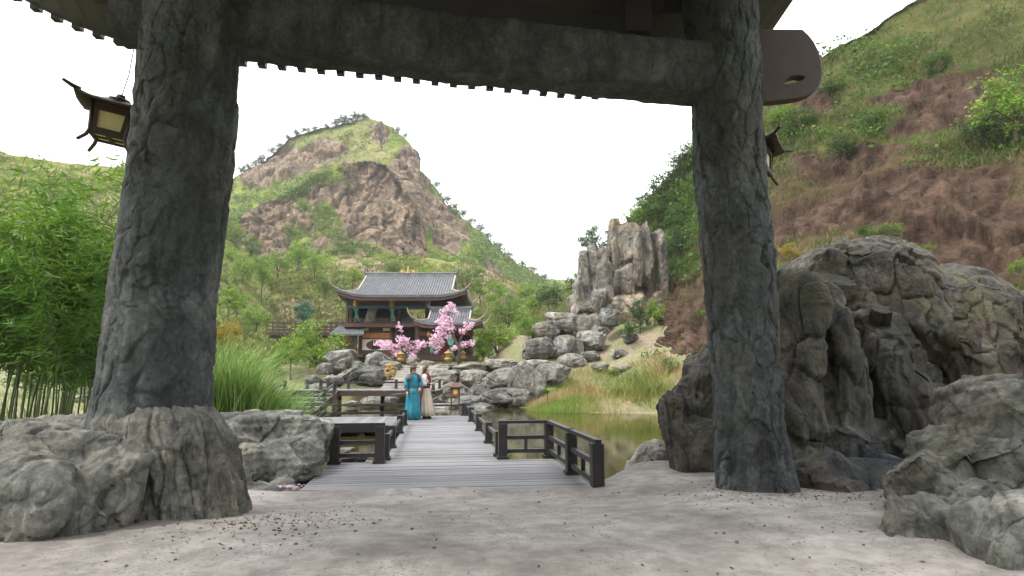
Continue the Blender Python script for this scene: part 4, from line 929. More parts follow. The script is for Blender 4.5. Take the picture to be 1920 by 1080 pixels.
for px in (667, 735):
    cc = q(px, 570, 43.65); mb = MB(); mb.lathe([(.08, -.28), (.19, -.16), (.21, 0), (.15, .16), (.2, .22), (.1, .32)], cc, 12); mb.build('gilt_capital', M['gold'], pav, True)
    mb = MB(); rows = []
    for j in range(9):
        rows.append([q(px + (i / 12 - .5) * (10 + 3 * math.cos(j)) * (1 - .35 * math.sin(j / 8 * 3.1)) + j * .35, 576 + j * 3.5, 43.6) + Vector((0, .06 * math.sin(i * 1.9 + j * .3), 0)) for i in range(13)])
    mb.grid(rows); mb.build('drape', M['green_cloth'], pav, True, solid=.015)
mb = MB(); rows = []
for j in range(7):
    rows.append([q(682 + i * 2.2 + (6 - j) * 1.3, 581 + j * 4, 45.5) + Vector((0, .08 * math.sin(i * 2.1), 0)) for i in range(9)])
mb.grid(rows); mb.build('inner_drape', M['white_panel'], pav, True, solid=.015)
mb = MB(); cc = q(700, 579, 44.6); mb.lathe([(.38, -.07), (.42, -.05), (.22, .16), (.05, .18)], cc, 6); mb.build('hanging_lamp', M['white_panel'], pav)
# balcony railing
def prail(px0, px1, pyt, pyb, Y, n, name='balcony_rail'):
    for k, py in enumerate((pyt, (pyt + pyb) / 2, pyb - 1)):
        mb = MB(); mb.bar(q(px0, py, Y), q(px1, py, Y), .06, .07); mb.build(name, M['wood_brown'], pav)
    for i in range(n + 1):
        px = px0 + (px1 - px0) * i / n; mb = MB(); mb.bar(q(px, pyt - 2, Y), q(px, pyb + 1, Y), .07, .07); mb.build('baluster', M['wood_brown'], pav)
prail(648, 742, 598, 607, 43.3, 10)
# ground storey
pbox('lower_wall', 677, 613, 742, 668, 44.0, .25, M['wood_brown'])
pbox('lower_side_wall', 740, 613, 800, 668, 45.5, .25, M['wood_red'])
for a_, b_ in ((681, 691), (718, 732)): pbox('plaster_panel', a_, 615, b_, 620.5, 43.95, .2, M['white_panel'])
pbox('orange_panel', 677, 624, 731, 634, 43.93, .2, M['orange'])
# white panel with a round opening
def moon_panel():
    bm = bmesh.new(); Y = 43.93
    out = [(676, 636), (731, 636), (731, 656.5), (676, 656.5)]; n = 28
    hole = [(702 + 15.5 * math.cos(2 * math.pi * i / n), 647 + 9.0 * math.sin(2 * math.pi * i / n)) for i in range(n)]
    e = []
    for ring in (out, hole):
        vs = [bm.verts.new(q(x, y, Y)) for x, y in ring]; e += [bm.edges.new((vs[i], vs[(i + 1) % len(vs)])) for i in range(len(vs))]
    bmesh.ops.triangle_fill(bm, use_beauty=True, edges=e, normal=(0, -1, 0)); m = bpy.data.meshes.new('moon_panel'); bm.to_mesh(m); bm.free()
    o = link('moon_panel', m, M['white_panel'], pav); k = o.modifiers.new('s', 'SOLIDIFY'); k.thickness = .08
    return o
moon_panel()
mo = pbox('moon_shade', 686, 637, 719, 656, 43.965, .03, M['dark']); pbox('screen_leaf', 686.5, 638, 697, 655.5, 43.945, .018, M['wood_red'], mo)  # dark plate stands in for the shade inside the round opening
for py in (635, 657.5, 622.5): pbox('rail_board', 674, py - 1, 742, py + 1, 43.88, .1, M['wood_brown'])
for px in (675, 733, 742): pbox('post', px - 1.6, 613, px + 1.6, 690, 43.8, .18, M['wood_brown'])
pbox('base_board', 672, 659, 742, 668, 43.7, .4, M['wood_red'])
pbox('undercroft_shade', 660, 668, 800, 692, 45.5, 2.0, M['dark'])  # near-black block stands in for the shade under the floor
for px in (668, 700, 735): pbox('pier', px - 2.5, 668, px + 2.5, 692, 43.9, .25, M['ridge'])
# lean-to porch with its own small roof
lt = MB(); lt.grid([[q(636 + 46 * i / 8, 613.5, 44) for i in range(9)], [q(628 + 53 * i / 8, 621, 43.2) for i in range(9)], [q(619 + 62 * i / 8, 628, 42.4) for i in range(9)]])
lo = lt.build('porch_roof', M['tile'], pav, solid=.1)
for i in range(14):
    f = i / 13; mb = MB(); mb.tube([q(636 + 46 * f, 613.5, 44) + Vector((0, 0, .06)), q(628 + 53 * f, 621, 43.2) + Vector((0, 0, .06)), q(619 + 62 * f, 628, 42.4) + Vector((0, 0, .06))], .06, 6); mb.build('tile_row', M['tile'], lo, True)
for px in (631, 638, 666): pbox('porch_post', px - 1.7, 627, px + 1.7, 668, 42.8, .16, M['wood_brown'])
pbox('porch_floor', 626, 664, 680, 669, 42.6, 1.6, M['wood_brown']); pbox('porch_back', 640, 628, 668, 664, 44.6, .1, M['wood_brown'])
for k, px in enumerate((645, 650, 655)): pbox('hanging_plaque', px, 632, px + 3.5, 641, 43.2, .05, M['orange'])
pbox('porch_chest', 657, 655, 665, 665, 43.0, .4, M['orange'])
# right wing with its own roof
xieshan(pav, pav0, -4.45, 42.6, 2.38, 2.1, 1.45, 4.86, 5.95, .36, 28, .66)
pbox('wing_lintel', 786, 604, 890, 612, 41.4, .25, M['wood_brown'])
pbox('wing_wall', 778, 610, 886, 668, 43.6, .2, M['wood_brown'])
for px in (782, 806, 850, 884): pbox('wing_column', px - 2.2, 606, px + 2.2, 670, 41.5, .2, M['wood_brown'])
pbox('wing_beam', 780, 622, 888, 628, 41.55, .18, M['red_paint'])
for a_, b_ in ((818, 832), (833, 847)):
    dd = pbox('door', a_, 634, b_, 667, 43.0, .1, M['red_paint']); pbox('door_panel', a_ + 2, 638, b_ - 2, 650, 42.97, .04, M['wood_red'], dd)
pbox('wing_floor', 776, 667, 892, 676, 41.0, 3.2, M['wood_brown'])
mb = MB(); n = 20
pts = [q(845 + 6.5 * math.sin(2 * math.pi * i / n) * (1.0 if i < n / 2 else 1.0), 637 + 11 * math.cos(2 * math.pi * i / n), 40.9) for i in range(n)]
mb.add(pts, [tuple(range(n))]); mb.build('green_plaque', M['green_cloth'], pav, solid=.06)
for px, y0, y1 in ((809, 632, 664), (846, 650, 672)):
    mb = MB(); rows = [[q(px + (i / 6 - .5) * 6 + j * .2, y0 + (y1 - y0) * j / 5, 41.2) + Vector((0, .04 * math.sin(i * 2), 0)) for i in range(7)] for j in range(6)]; mb.grid(rows); mb.build('banner', M['green_cloth'], pav, True, solid=.012)
cc = q(805, 627, 41.2); mb = MB(); mb.lathe([(.08, -.25), (.16, -.12), (.17, .1), (.08, .22)], cc, 10); mb.build('gilt_lantern', M['gold'], pav, True)
cc = q(803, 575, 42.8); mb = MB(); mb.tube([cc, cc + Vector((-.1, 0, .25)), cc + Vector((-.25, 0, .45))], [.14, .1, .04], 8); mb.build('roof_beast', M['horn'], pav, True)
# little roof seen between the storeys
lt = MB(); lt.grid([[q(752, 588, 45.5), q(772, 588, 45.5)], [q(748, 606, 44), q(782, 606, 44)]]); lt.build('inner_roof', M['tile'], pav, solid=.1)

# ------------------------------------------------------------------ timber footbridge left of the pavilion
fb0 = P(580, 628, 47.5)
fbg = empty('footbridge', fb0, 'dark timber footbridge with railings leading to the upper storey', 'footbridge')
def fq(px, py, dy=0): return P(px, py, 47.5) - fb0 + Vector((0, dy, 0))
for nm, py, h in (('deck_beam', 626, .22), ('lower_beam', 632, .2)):
    mb = MB(); mb.bar(fq(505, py), fq(660, py), 1.2 if nm == 'deck_beam' else .3, h); mb.build(nm, M['wood_brown'], fbg)
for dy in (-.6, .6):
    for py in (606, 613, 619):
        mb = MB(); mb.bar(fq(505, py, dy), fq(660, py, dy), .07, .08); mb.build('rail', M['wood_brown'], fbg)
    for i in range(15):
        mb = MB(); mb.bar(fq(506 + 10.9 * i, 603, dy), fq(506 + 10.9 * i, 626, dy), .09, .09); mb.build('rail_post', M['wood_brown'], fbg)
for px in (530, 592, 640):
    mb = MB(); mb.bar(fq(px, 628), fq(px, 700), .28, .28, (0, 1, 0)); mb.build('bridge_post', M['wood_brown'], fbg)
    for sg in (-1, 1):
        mb = MB(); mb.bar(fq(px, 650), fq(px + sg * 13, 632), .14, .14, (0, 1, 0)); mb.build('brace', M['wood_brown'], fbg)

# ------------------------------------------------------------------ lanterns, incense burners, wreath
def roof4(r0, r1, z0, z1, flare=.0):
    mb = MB(); V = []
    rows = []
    for j in range(5):
        f = j / 4; r = r1 + (r0 - r1) * f; z = z1 + (z0 - z1) * (1 - (1 - f) ** 1.6)
        ring = []
        for i in range(17):
            u = i / 4; k = int(u) % 4; w_ = u - int(u)
            c0 = [(-1, -1), (1, -1), (1, 1), (-1, 1)][k]; c1 = [(1, -1), (1, 1), (-1, 1), (-1, -1)][k]
            e = abs(w_ - .5) * 2; ring.append(((c0[0] + (c1[0] - c0[0]) * w_) * r, (c0[1] + (c1[1] - c0[1]) * w_) * r, z + flare * f * f * e ** 3))
        rows.append(ring)
    return mb.grid(rows)
def floor_lantern(loc_, sc_, label, rz=.1):
    e = empty('floor_lantern', loc_, label, 'lantern', rz=rz); e.scale = (sc_,) * 3
    for sx in (-1, 1):
        for sy in (-1, 1):
            mb = MB(); mb.tube([(sx * .17, sy * .17, 0), (sx * .13, sy * .13, .3), (sx * .14, sy * .14, .58)], [.028, .022, .026], 6); mb.build('leg', M['wood_red'], e)
    for z, r in ((.02, .19), (.32, .14), (.58, .17), (.64, .19)):
        mb = MB(); mb.box((0, 0, z), (2 * r, 2 * r, .035)) if z > .5 else [mb.bar((a * r, -b * r, z), (b * r if a == b else -b * r, a * r, z), .03, .03) for a, b in ((1, 1), (1, -1), (-1, 1), (-1, -1))]
        mb.build('plate' if z > .5 else 'stretcher', M['wood_red'], e)
    for sx in (-1, 1):
        for sy in (-1, 1):
            mb = MB(); mb.box((sx * .15, sy * .15, .80), (.035, .035, .30)); mb.build('corner_post', M['wood_red'], e)
    mb = MB(); mb.box((0, 0, .80), (.27, .27, .28)); bo = mb.build('lantern_body', M['orange'], e)
    for a in range(4):
        c = Vector((math.sin(a * math.pi / 2), -math.cos(a * math.pi / 2), 0)); mb = MB(); n = 12
        u = Vector((-c.y, c.x, 0)); mb.add([c * .139 + u * .075 * math.cos(2 * math.pi * i / n) + Vector((0, 0, .80 + .09 * math.sin(2 * math.pi * i / n))) for i in range(n)], [tuple(range(n))]); mb.build('paper_pane', M['paper'], bo)
    o = roof4(.27, .04, .95, 1.13, .05).build('lantern_roof', M['wood_red'], e, True, solid=.02)
    mb = MB(); mb.lathe([(.05, 0), (.06, .04), (.025, .07), (.04, .1), (.005, .15)], (0, 0, 1.11), 10); mb.build('finial', M['wood_red'], e, True)
floor_lantern(G(853, 777, 0.0), 1.03, 'wooden floor lantern on an openwork stand at the far end of the boardwalk')
lp = P(590, 722, 29.5); lp.z = float(valley_h(lp.x, lp.y)) - .03
floor_lantern(lp, .80, 'small orange floor lantern standing on the footpath behind the walkway', .4)
def burner(px, py, Y, sc_, label):
    e = empty('incense_burner', P(px, py, Y), label, 'incense burner'); e.scale = (sc_,) * 3
    for nm, pr in (('foot', [(.22, 0), (.20, .06), (.07, .12), (.06, .3), (.12, .36)]), ('bowl', [(.14, .36), (.27, .44), (.30, .56), (.24, .66)]), ('chamber', [(.19, .66), (.21, .72), (.21, .92), (.19, .95)]), ('lid', [(.34, .94), (.31, .99), (.16, 1.08), (.05, 1.14), (.06, 1.2), (.01, 1.26)])):
        mb = MB(); mb.lathe(pr, n=12 if nm != 'lid' else 8); mb.build(nm, M['bronze'], e, True)
    for sg in (-1, 1):
        mb = MB(); mb.tube([(sg * .27, 0, .6), (sg * .38, 0, .68), (sg * .36, 0, .82)], .03, 6); mb.build('handle', M['bronze'], e, True)
burner(751, 688, 38.3, .86, 'gilt bronze incense burner under the lower spreading blossom tree')
burner(840, 688, 38.6, .92, 'gilt bronze incense burner on a slim foot by the pavilion doors')
burner(868, 682, 40.2, .75, 'darker bronze burner half hidden behind the leaning blossom trunk')
wr = empty('root_carving', P(731, 713, 33.0), 'round tangled root carving standing beside the stone steps', 'carving')
mb = MB(); r_ = np.random.default_rng(3)
for k in range(38):
    a0 = r_.uniform(0, 6.28); rr0 = r_.uniform(.04, .33); pts = []
    for j in range(12):
        a = a0 + j * .22; rr = rr0 + .06 * math.sin(j * .9 + k); pts.append((rr * math.cos(a), .10 * math.sin(j * .8 + k * 2), .52 + rr * 1.25 * math.sin(a)))
    mb.tube(pts, .035, 6)
mb.build('root_ring', M['paper'], wr, True)
mb = MB(); mb.lathe([(.25, 0), (.28, .05), (.12, .09)], n=12); mb.build('stand', M['wood_dark'], wr)
M['straw'] = plain('root_wood', (0.34, 0.23, 0.09), .8, .4, 5, .3); wr_ring = [o for o in col.objects if o.parent == wr and o.name.startswith('root_ring')][0]; wr_ring.data.materials[0] = M['straw']

# hanging lanterns under the gate eave
def hanging_lantern(c, sc_, rz, label, swing=(0, 0)):
    e = empty('hanging_lantern', c, label, 'lantern'); e.rotation_euler = (swing[0], swing[1], rz); e.scale = (sc_,) * 3
    o = roof4(.42, .07, -.06, .10, .07).build('lantern_roof', M['wood_brown'], e, True, solid=.025)
    for sx in (-1, 1):
        for sy in (-1, 1):
            mb = MB(); mb.tube([(sx * .36, sy * .36, .02), (sx * .43, sy * .43, .02), (sx * .51, sy * .51, .04)], [.03, .028, .02], 6); mb.build('roof_horn', M['wood_dark'], o, True)
            mb = MB(); mb.tube([(sx * .235, sy * .235, -.02), (sx * .20, sy * .20, -.42), (sx * .22, sy * .22, -.50), (sx * .28, sy * .28, -.60)], [.028, .026, .026, .022], 6); mb.build('corner_post', M['wood_brown'], e, True)
    for a in range(4):
        n = Vector((math.sin(a * math.pi / 2), -math.cos(a * math.pi / 2), 0)); u = Vector((-n.y, n.x, 0))
        mb = MB(); zt, zb_ = -.08, -.42; ot, ob = .225, .20
        for (z, hw, rr) in ((-.09, .055, .222), (-.415, .05, .20)):
            mb.box(n * rr + Vector((0, 0, z)), (.42, .035, hw * 1.8), u, n)
        for sg in (-1, 1): mb.bar(n * .222 + u * sg * .175 + Vector((0, 0, -.1)), n * .20 + u * sg * .155 + Vector((0, 0, -.42)), .045, .03, n)
        f = mb.build('side_frame', M['wood_brown'], e)
        mb = MB(); mb.add([n * .205 + u * x + Vector((0, 0, z)) for x, z in ((-.17, -.08), (.17, -.08))] + [n * .19 + u * x + Vector((0, 0, z)) for x, z in ((.155, -.42), (-.155, -.42))], [(0, 1, 2, 3)]); mb.build('paper_pane', M['paper'], f, solid=.006)
    mb = MB(); mb.bar((-.2, 0, -.44), (.2, 0, -.44), .05, .03); mb.bar((0, -.2, -.44), (0, .2, -.44), .05, .03)
    for a in range(4):
        n = Vector((math.sin(a * math.pi / 2), -math.cos(a * math.pi / 2), 0)); u = Vector((-n.y, n.x, 0)); mb.bar(n * .19 - u * .2 + Vector((0, 0, -.44)), n * .19 + u * .2 + Vector((0, 0, -.44)), .04, .03)
    mb.build('base_frame', M['wood_brown'], e)
    mb = MB(); mb.box((0, 0, -.43), (.36, .36, .008)); mb.build('base_paper', M['paper'], e)
    mb = MB(); mb.lathe([(.13, .09), (.14, .12), (.06, .15), (.05, .19)], n=6); mb.build('cap', M['wood_brown'], e)
    mb = MB(); mb.tube([(0, 0, .18), (.02, 0, .5), (.0, 0, .9), (.03, 0, 1.9)], .007, 5); mb.build('wire', M['wire'], e)
hanging_lantern(P(222, 204, 6.9), .92, .42, 'wooden lantern with yellow paper panes hanging beside the thick pillar', (.06, .13))
hanging_lantern(P(1413, 278, 8.1), .88, .95, 'reddish hanging lantern mostly hidden behind the slim pillar', (0, .05))

# footpath on the left bank
pth = [(-18, 36.5), (-14.5, 34.5), (-12.2, 32.5), (-10.9, 30.5), (-10.2, 29.2)]; mb = MB(); rows = []
for i in range(41):
    f = i / 40 * (len(pth) - 1); k = min(int(f), len(pth) - 2); a_ = Vector(pth[k]).lerp(Vector(pth[k + 1]), f - k); d_ = (Vector(pth[k + 1]) - Vector(pth[k])).normalized(); n_ = Vector((-d_.y, d_.x)); row = []
    for j in range(9):
        p_ = a_ + n_ * (j / 8 - .5) * (2.2 + .3 * math.sin(i * .7)); row.append((p_.x, p_.y, float(valley_h(p_.x, p_.y)) + .05 - .04 * abs(j / 4 - 1)))
    rows.append(row)
mb.grid(rows); tag(mb.build('footpath', M['sand'], None, True), 'pale footpath leading off behind the walkway', kind='structure')
# ------------------------------------------------------------------ plants
def tints(m, n, per, base=None):
    b = rng.random(n) if base is None else np.clip(base, 0, 1); attr(m, 'tint', np.repeat(b, per))
def crown_mesh(name, nclump, nleaf, leaf, kind='bush'):
    if kind == 'bush':
        c = rng.normal(size=(nclump, 3)); c /= np.linalg.norm(c, axis=1, keepdims=True); c *= (rng.random((nclump, 1)) ** .45) * .40; c[:, 2] = c[:, 2] * 1.0 + .5; r = .10 + .09 * rng.random(nclump)
    elif kind == 'tree':
        c = rng.normal(size=(nclump, 3)); c /= np.linalg.norm(c, axis=1, keepdims=True); c *= (rng.random((nclump, 1)) ** .4) * .40; c[:, 2] = c[:, 2] * .72 + .64; r = .09 + .08 * rng.random(nclump)
    else:
        lay = rng.integers(0, 6, nclump); a = rng.random(nclump) * 6.28; rr = (.42 - .055 * lay) * rng.random(nclump) ** .5
        c = np.stack([rr * np.cos(a), rr * np.sin(a), .42 + .105 * lay + .02 * rng.normal(size=nclump)], -1); r = .08 + .05 * rng.random(nclump)
    n = nclump * nleaf; ct_ = rng.random(nclump)
    d = rng.normal(size=(nclump, nleaf, 3)); d /= np.linalg.norm(d, axis=2, keepdims=True)
    C = c[:, None] + d * (rng.random((nclump, nleaf, 1)) ** .5) * r[:, None, None] * np.array([1, 1, .75 if kind != 'pine' else .4]); C = C.reshape(-1, 3)
    ls = leaf * (.6 + .8 * rng.random(n)); VV, F = leaf_quads(C, ls, ls * .5)
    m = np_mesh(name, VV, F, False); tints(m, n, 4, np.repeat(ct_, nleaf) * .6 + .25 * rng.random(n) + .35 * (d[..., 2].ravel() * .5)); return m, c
def trunk_mesh(name, c, split, rad):
    mb = MB(); top = Vector((.03, .02, split)); mb.tube([(0, 0, -.04), (.015, -.01, split * .5), top], [rad, rad * .8, rad * .6], 8)
    for p in c[:14]:
        p = Vector(p); mid = top.lerp(p, .5) + Vector((0, 0, .03)); mb.tube([top - Vector((0, 0, .03)), mid, p], [rad * .45, rad * .25, rad * .1], 5)
    m = bpy.data.meshes.new(name); m.from_pydata(mb.v, [], mb.f); m.materials.append(M['bark']); return m
KINDS = {}
for kd, nc, nl, lf, sp, rd in (('bush', 34, 60, .05, .22, .022), ('tree', 34, 60, .045, .42, .024), ('pine', 44, 44, .05, .55, .016)):
    for v in range(2):
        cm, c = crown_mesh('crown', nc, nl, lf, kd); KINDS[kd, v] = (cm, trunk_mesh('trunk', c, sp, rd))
CM = {}
def tree(name, kd, px, pyb, Y, wpx, hpx, mat, label, cat, group=None, snap=True):
    v = random.randrange(2); cm, tm = KINDS[kd, v]
    k = (kd, v, mat)
    if k not in CM: CM[k] = cm.copy(); CM[k].materials.clear(); CM[k].materials.append(M[mat])
    sc_ = Y / FPX; e = empty(name, P(px, pyb, Y), label, cat, group, random.uniform(0, 6.28)); e.scale = (wpx * sc_ / .95, wpx * sc_ / .95, hpx * sc_)
    o = bpy.data.objects.new('crown', CM[k]); col.objects.link(o); o.parent = e
    o = bpy.data.objects.new('trunk', tm); col.objects.link(o); o.parent = e
    return e
# ridge trees on the mountain
def skyline(hn, px):
    V_ = HILLV[hn][0][HILLV[hn][4]]; x = V_[:, 0]; fw = V_[:, 1] * ct + (V_[:, 2] - 1.45) * st; uu = -V_[:, 1] * st + (V_[:, 2] - 1.45) * ct
    qx_ = 960 + x / fw * FPX; qy_ = 540 - uu / fw * FPX; k = np.nonzero(np.abs(qx_ - px) < 5)[0]; i = k[qy_[k].argmin()]
    return float(qy_[i]), float(V_[i, 1])
for px, py, h in [(478, 306, 16), (490, 300, 20), (512, 282, 18), (524, 272, 14), (556, 258, 18), (575, 253, 16), (590, 250, 12), (612, 248, 12), (630, 245, 20), (642, 244, 22), (655, 243, 22), (670, 242, 24), (683, 242, 20), (745, 264, 16), (452, 324, 16), (760, 282, 12), (818, 378, 14), (838, 398, 16), (852, 410, 16), (868, 422, 18), (884, 432, 16), (900, 446, 18), (915, 460, 16), (935, 480, 16), (955, 496, 16), (980, 512, 14), (1000, 520, 14), (1020, 526, 14), (465, 316, 14), (540, 266, 14)]:
    py, Yr = skyline('mountain', px)
    tree('ridge_tree', 'bush', px, py + h * .30, Yr, h * 1.5, h * 1.15, 'tree_dk', 'small dark tree standing on the skyline of the mountain', 'tree', 'trees along the mountain skyline')
# trees on the lower slopes
for px, pyb, Y, w_, h in [(430, 480, 100, 60, 80), (455, 540, 88, 56, 80), (490, 560, 84, 56, 90), (420, 520, 92, 44, 70), (520, 520, 96, 50, 56), (560, 505, 100, 56, 60), (590, 520, 98, 50, 60), (545, 455, 128, 40, 40), (570, 410, 134, 40, 40), (470, 500, 96, 40, 64), (610, 560, 84, 50, 50), (440, 590, 74, 60, 60), (660, 545, 88, 50, 46), (800, 540, 92, 56, 44), (840, 545, 90, 50, 46), (870, 555, 86, 56, 60), (900, 575, 80, 56, 60), (930, 590, 76, 60, 66), (960, 600, 76, 56, 60), (890, 540, 96, 50, 44), (1000, 590, 80, 50, 44), (985, 570, 90, 44, 40), (1030, 570, 92, 44, 40), (735, 520, 98, 50, 36), (480, 620, 64, 60, 50), (690, 510, 104, 30, 26)]:
    tree('slope_tree', random.choice(('bush', 'tree', 'bush')), px, pyb, Y, w_, h, random.choice(('tree_lt', 'tree_lt', 'scrub')), 'bushy light green tree on the slope behind the pavilion', 'tree', 'trees on the slope behind the pavilion')
tree('pine_tree', 'pine', 427, 605, 58, 56, 72, 'tree_lt', 'slender pine with a flat crown on the dry slope beside the thick pillar', 'tree')
tree('tall_bush', 'bush', 585, 706, 38, 130, 118, 'tree_lt', 'large bright green bush in front of the footbridge', 'bush')
tree('young_tree', 'tree', 545, 712, 36, 70, 90, 'tree_lt', 'young leafy tree between the tall grass and the footbridge bush', 'tree')
tree('blue_green_tree', 'tree', 567, 625, 50, 46, 64, 'teal_leaf', 'dark blue green tree rising behind the footbridge', 'tree')
tree('yellow_bush', 'bush', 418, 660, 30, 70, 66, 'yellow_leaf', 'yellow green bush behind the tall grass', 'bush')
for px, pyb, Y, w_, h, mt, lb in [(930, 680, 46, 90, 84, 'tree_lt', 'bright green bush crowding the right wing of the pavilion'), (905, 684, 42, 46, 60, 'tree_lt', 'low light green bush by the pavilion wing columns'), (968, 672, 50, 70, 56, 'tree_lt', 'pale green bush between the wing and the boulder bank'), (990, 650, 58, 70, 80, 'tree_lt', 'yellowish green bush filling the valley mouth'), (950, 625, 66, 80, 70, 'scrub', 'dull green bush on the valley floor behind the wing'),
        (1200, 625, 43, 54, 74, 'tree_dk', 'dark leafed shrub growing at the foot of the rock tower'), (1228, 610, 43, 46, 56, 'tree_lt', 'light green shrub at the tower foot beside the dark shrub'), (1180, 640, 41, 44, 46, 'tree_dk', 'low shrub among the boulders under the tower'), (1030, 585, 60, 60, 60, 'tree_dk', 'dark bush behind the rock spire'), (1080, 560, 60, 50, 60, 'scrub', 'green bush behind the shoulder of the rock spire'), (1150, 485, 53, 46, 40, 'tree_dk', 'bush growing in the gap between spire and tower')]:
    tree('shrub', 'bush', px, pyb, Y, w_, h, mt, lb, 'shrub')
tree('windblown_tree', 'tree', 1122, 500, 54, 80, 84, 'tree_dk', 'sparse dark tree spreading behind the rock spire', 'tree')
for px, pyb, Y, w_, h in [(1290, 330, 57, 90, 60), (1265, 385, 58, 110, 90), (1235, 430, 58, 90, 80), (1210, 400, 62, 50, 40), (1290, 450, 54, 100, 90), (1250, 500, 52, 60, 70), (1310, 390, 54, 70, 80), (1330, 300, 55, 70, 60), (1275, 480, 50, 70, 60), (1195, 420, 60, 40, 50)]:
    tree('hillside_tree', random.choice(('bush', 'tree')), px, pyb, Y, w_, h, random.choice(('tree_dk', 'scrub_dk', 'tree_lt')), 'leafy tree on the hillside beside the rock tower', 'tree', 'trees on the hillside above the rock tower')
for px, pyb, Y, w_, h, mt, lb in [(1905, 260, 37, 170, 150, 'tree_lt', 'big bright green bush high on the brown hillside'), (1850, 270, 38, 90, 70, 'tree_dk', 'darker bush beside the big bright bush on the hillside'), (1640, 250, 42, 60, 60, 'scrub_dk', 'rounded bush in the grassy band of the hillside'), (1500, 255, 43, 80, 60, 'scrub_dk', 'green bush on the hillside above the small lantern'), (1580, 300, 40, 60, 56, 'tree_dk', 'dark bush in the hillside gully'), (1660, 452, 21, 70, 40, 'scrub', 'light green bush just above the big rock mass'), (1620, 445, 21, 40, 26, 'scrub_dk', 'small bush beside the light bush above the rock mass'), (1480, 490, 18, 46, 40, 'yellow_leaf', 'orange yellow bush between the slim pillar and the rock mass'), (1740, 470, 15, 36, 14, 'tree_lt', 'tiny green bush peeping over the rock mass'), (1912, 520, 14, 40, 40, 'tree_lt', 'small green bush on bare earth past the rock mass'), (1470, 235, 46, 70, 50, 'tree_lt', 'light green bush under the carved bracket'), (1760, 130, 44, 60, 40, 'scrub_dk', 'bush above the red earth scar'), (1560, 180, 46, 60, 40, 'scrub_dk', 'bush on the upper grassy hillside')]:
    V_, N_, rk_, dr_, ok_, qx_, qy_ = HILLV['right_hillside']; dd = (qx_ - px) ** 2 + (qy_ - pyb + 8) ** 2 + 1e9 * (~ok_); vv = V_[int(dd.argmin())]
    tree('hill_bush', 'bush', px, pyb, float(vv[1]) - .3, w_, h, mt, lb, 'bush')

# bamboo grove
def bamboo_mesh(seed):
    r = np.random.default_rng(seed); H = r.uniform(3.7, 4.8); lean = r.normal(size=2) * .35; mb = MB(); pts = []
    for j in range(12):
        f = j / 11; pts.append(Vector((lean[0] * f ** 2 * 1.6, lean[1] * f ** 2 * 1.6, H * f - .25 * f ** 3 * H * .3)))
    mb.tube(pts, [.019 * (1 - .75 * j / 11) for j in range(12)], 6); C = []; Dd = []; br = MB()
    for k in range(60):
        f = r.uniform(.30, 1.0); i = min(int(f * 11), 10); p = pts[i].lerp(pts[i + 1], f * 11 - i); a = r.uniform(0, 6.28); ln = r.uniform(.35, .95) * (1.25 - .6 * f)
        d = Vector((math.cos(a), math.sin(a), r.uniform(.1, .7))); e = p + d * ln + Vector((0, 0, -.15 * ln)); br.tube([p, p + d * ln * .5, e], [.006, .004, .002], 3, False)
        for j in range(12):
            q_ = p.lerp(e, r.uniform(.3, 1.05)) + Vector(r.normal(size=3) * .07); C.append(q_); dd = Vector((d.x * .8, d.y * .8, -.35)) + Vector(r.normal(size=3) * .55); Dd.append(dd)
    m = bpy.data.meshes.new('culm'); m.from_pydata(mb.v + br.v, [], mb.f + [tuple(i + len(mb.v) for i in f) for f in br.f]); m.materials.append(M['culm'])
    n = len(C); L_ = r.uniform(.13, .26, n); VV, F = leaf_quads(np.array([tuple(c) for c in C]), L_, L_ * .16, D=np.array([tuple(d) for d in Dd])); lm = np_mesh('bamboo_leaves', VV, F, False)
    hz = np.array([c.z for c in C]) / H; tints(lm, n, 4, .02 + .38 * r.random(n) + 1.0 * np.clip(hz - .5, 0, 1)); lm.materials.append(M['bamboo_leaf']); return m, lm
BB = [bamboo_mesh(100 + k) for k in range(5)]
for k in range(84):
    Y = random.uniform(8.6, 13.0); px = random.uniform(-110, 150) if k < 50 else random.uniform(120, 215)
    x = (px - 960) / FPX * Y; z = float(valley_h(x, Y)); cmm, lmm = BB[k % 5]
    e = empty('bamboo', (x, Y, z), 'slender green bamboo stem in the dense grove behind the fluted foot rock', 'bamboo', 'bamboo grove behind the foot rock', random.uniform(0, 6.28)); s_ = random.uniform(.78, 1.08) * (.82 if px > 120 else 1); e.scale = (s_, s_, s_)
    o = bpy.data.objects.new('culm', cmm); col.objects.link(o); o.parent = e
    o = bpy.data.objects.new('foliage', lmm); col.objects.link(o); o.parent = e

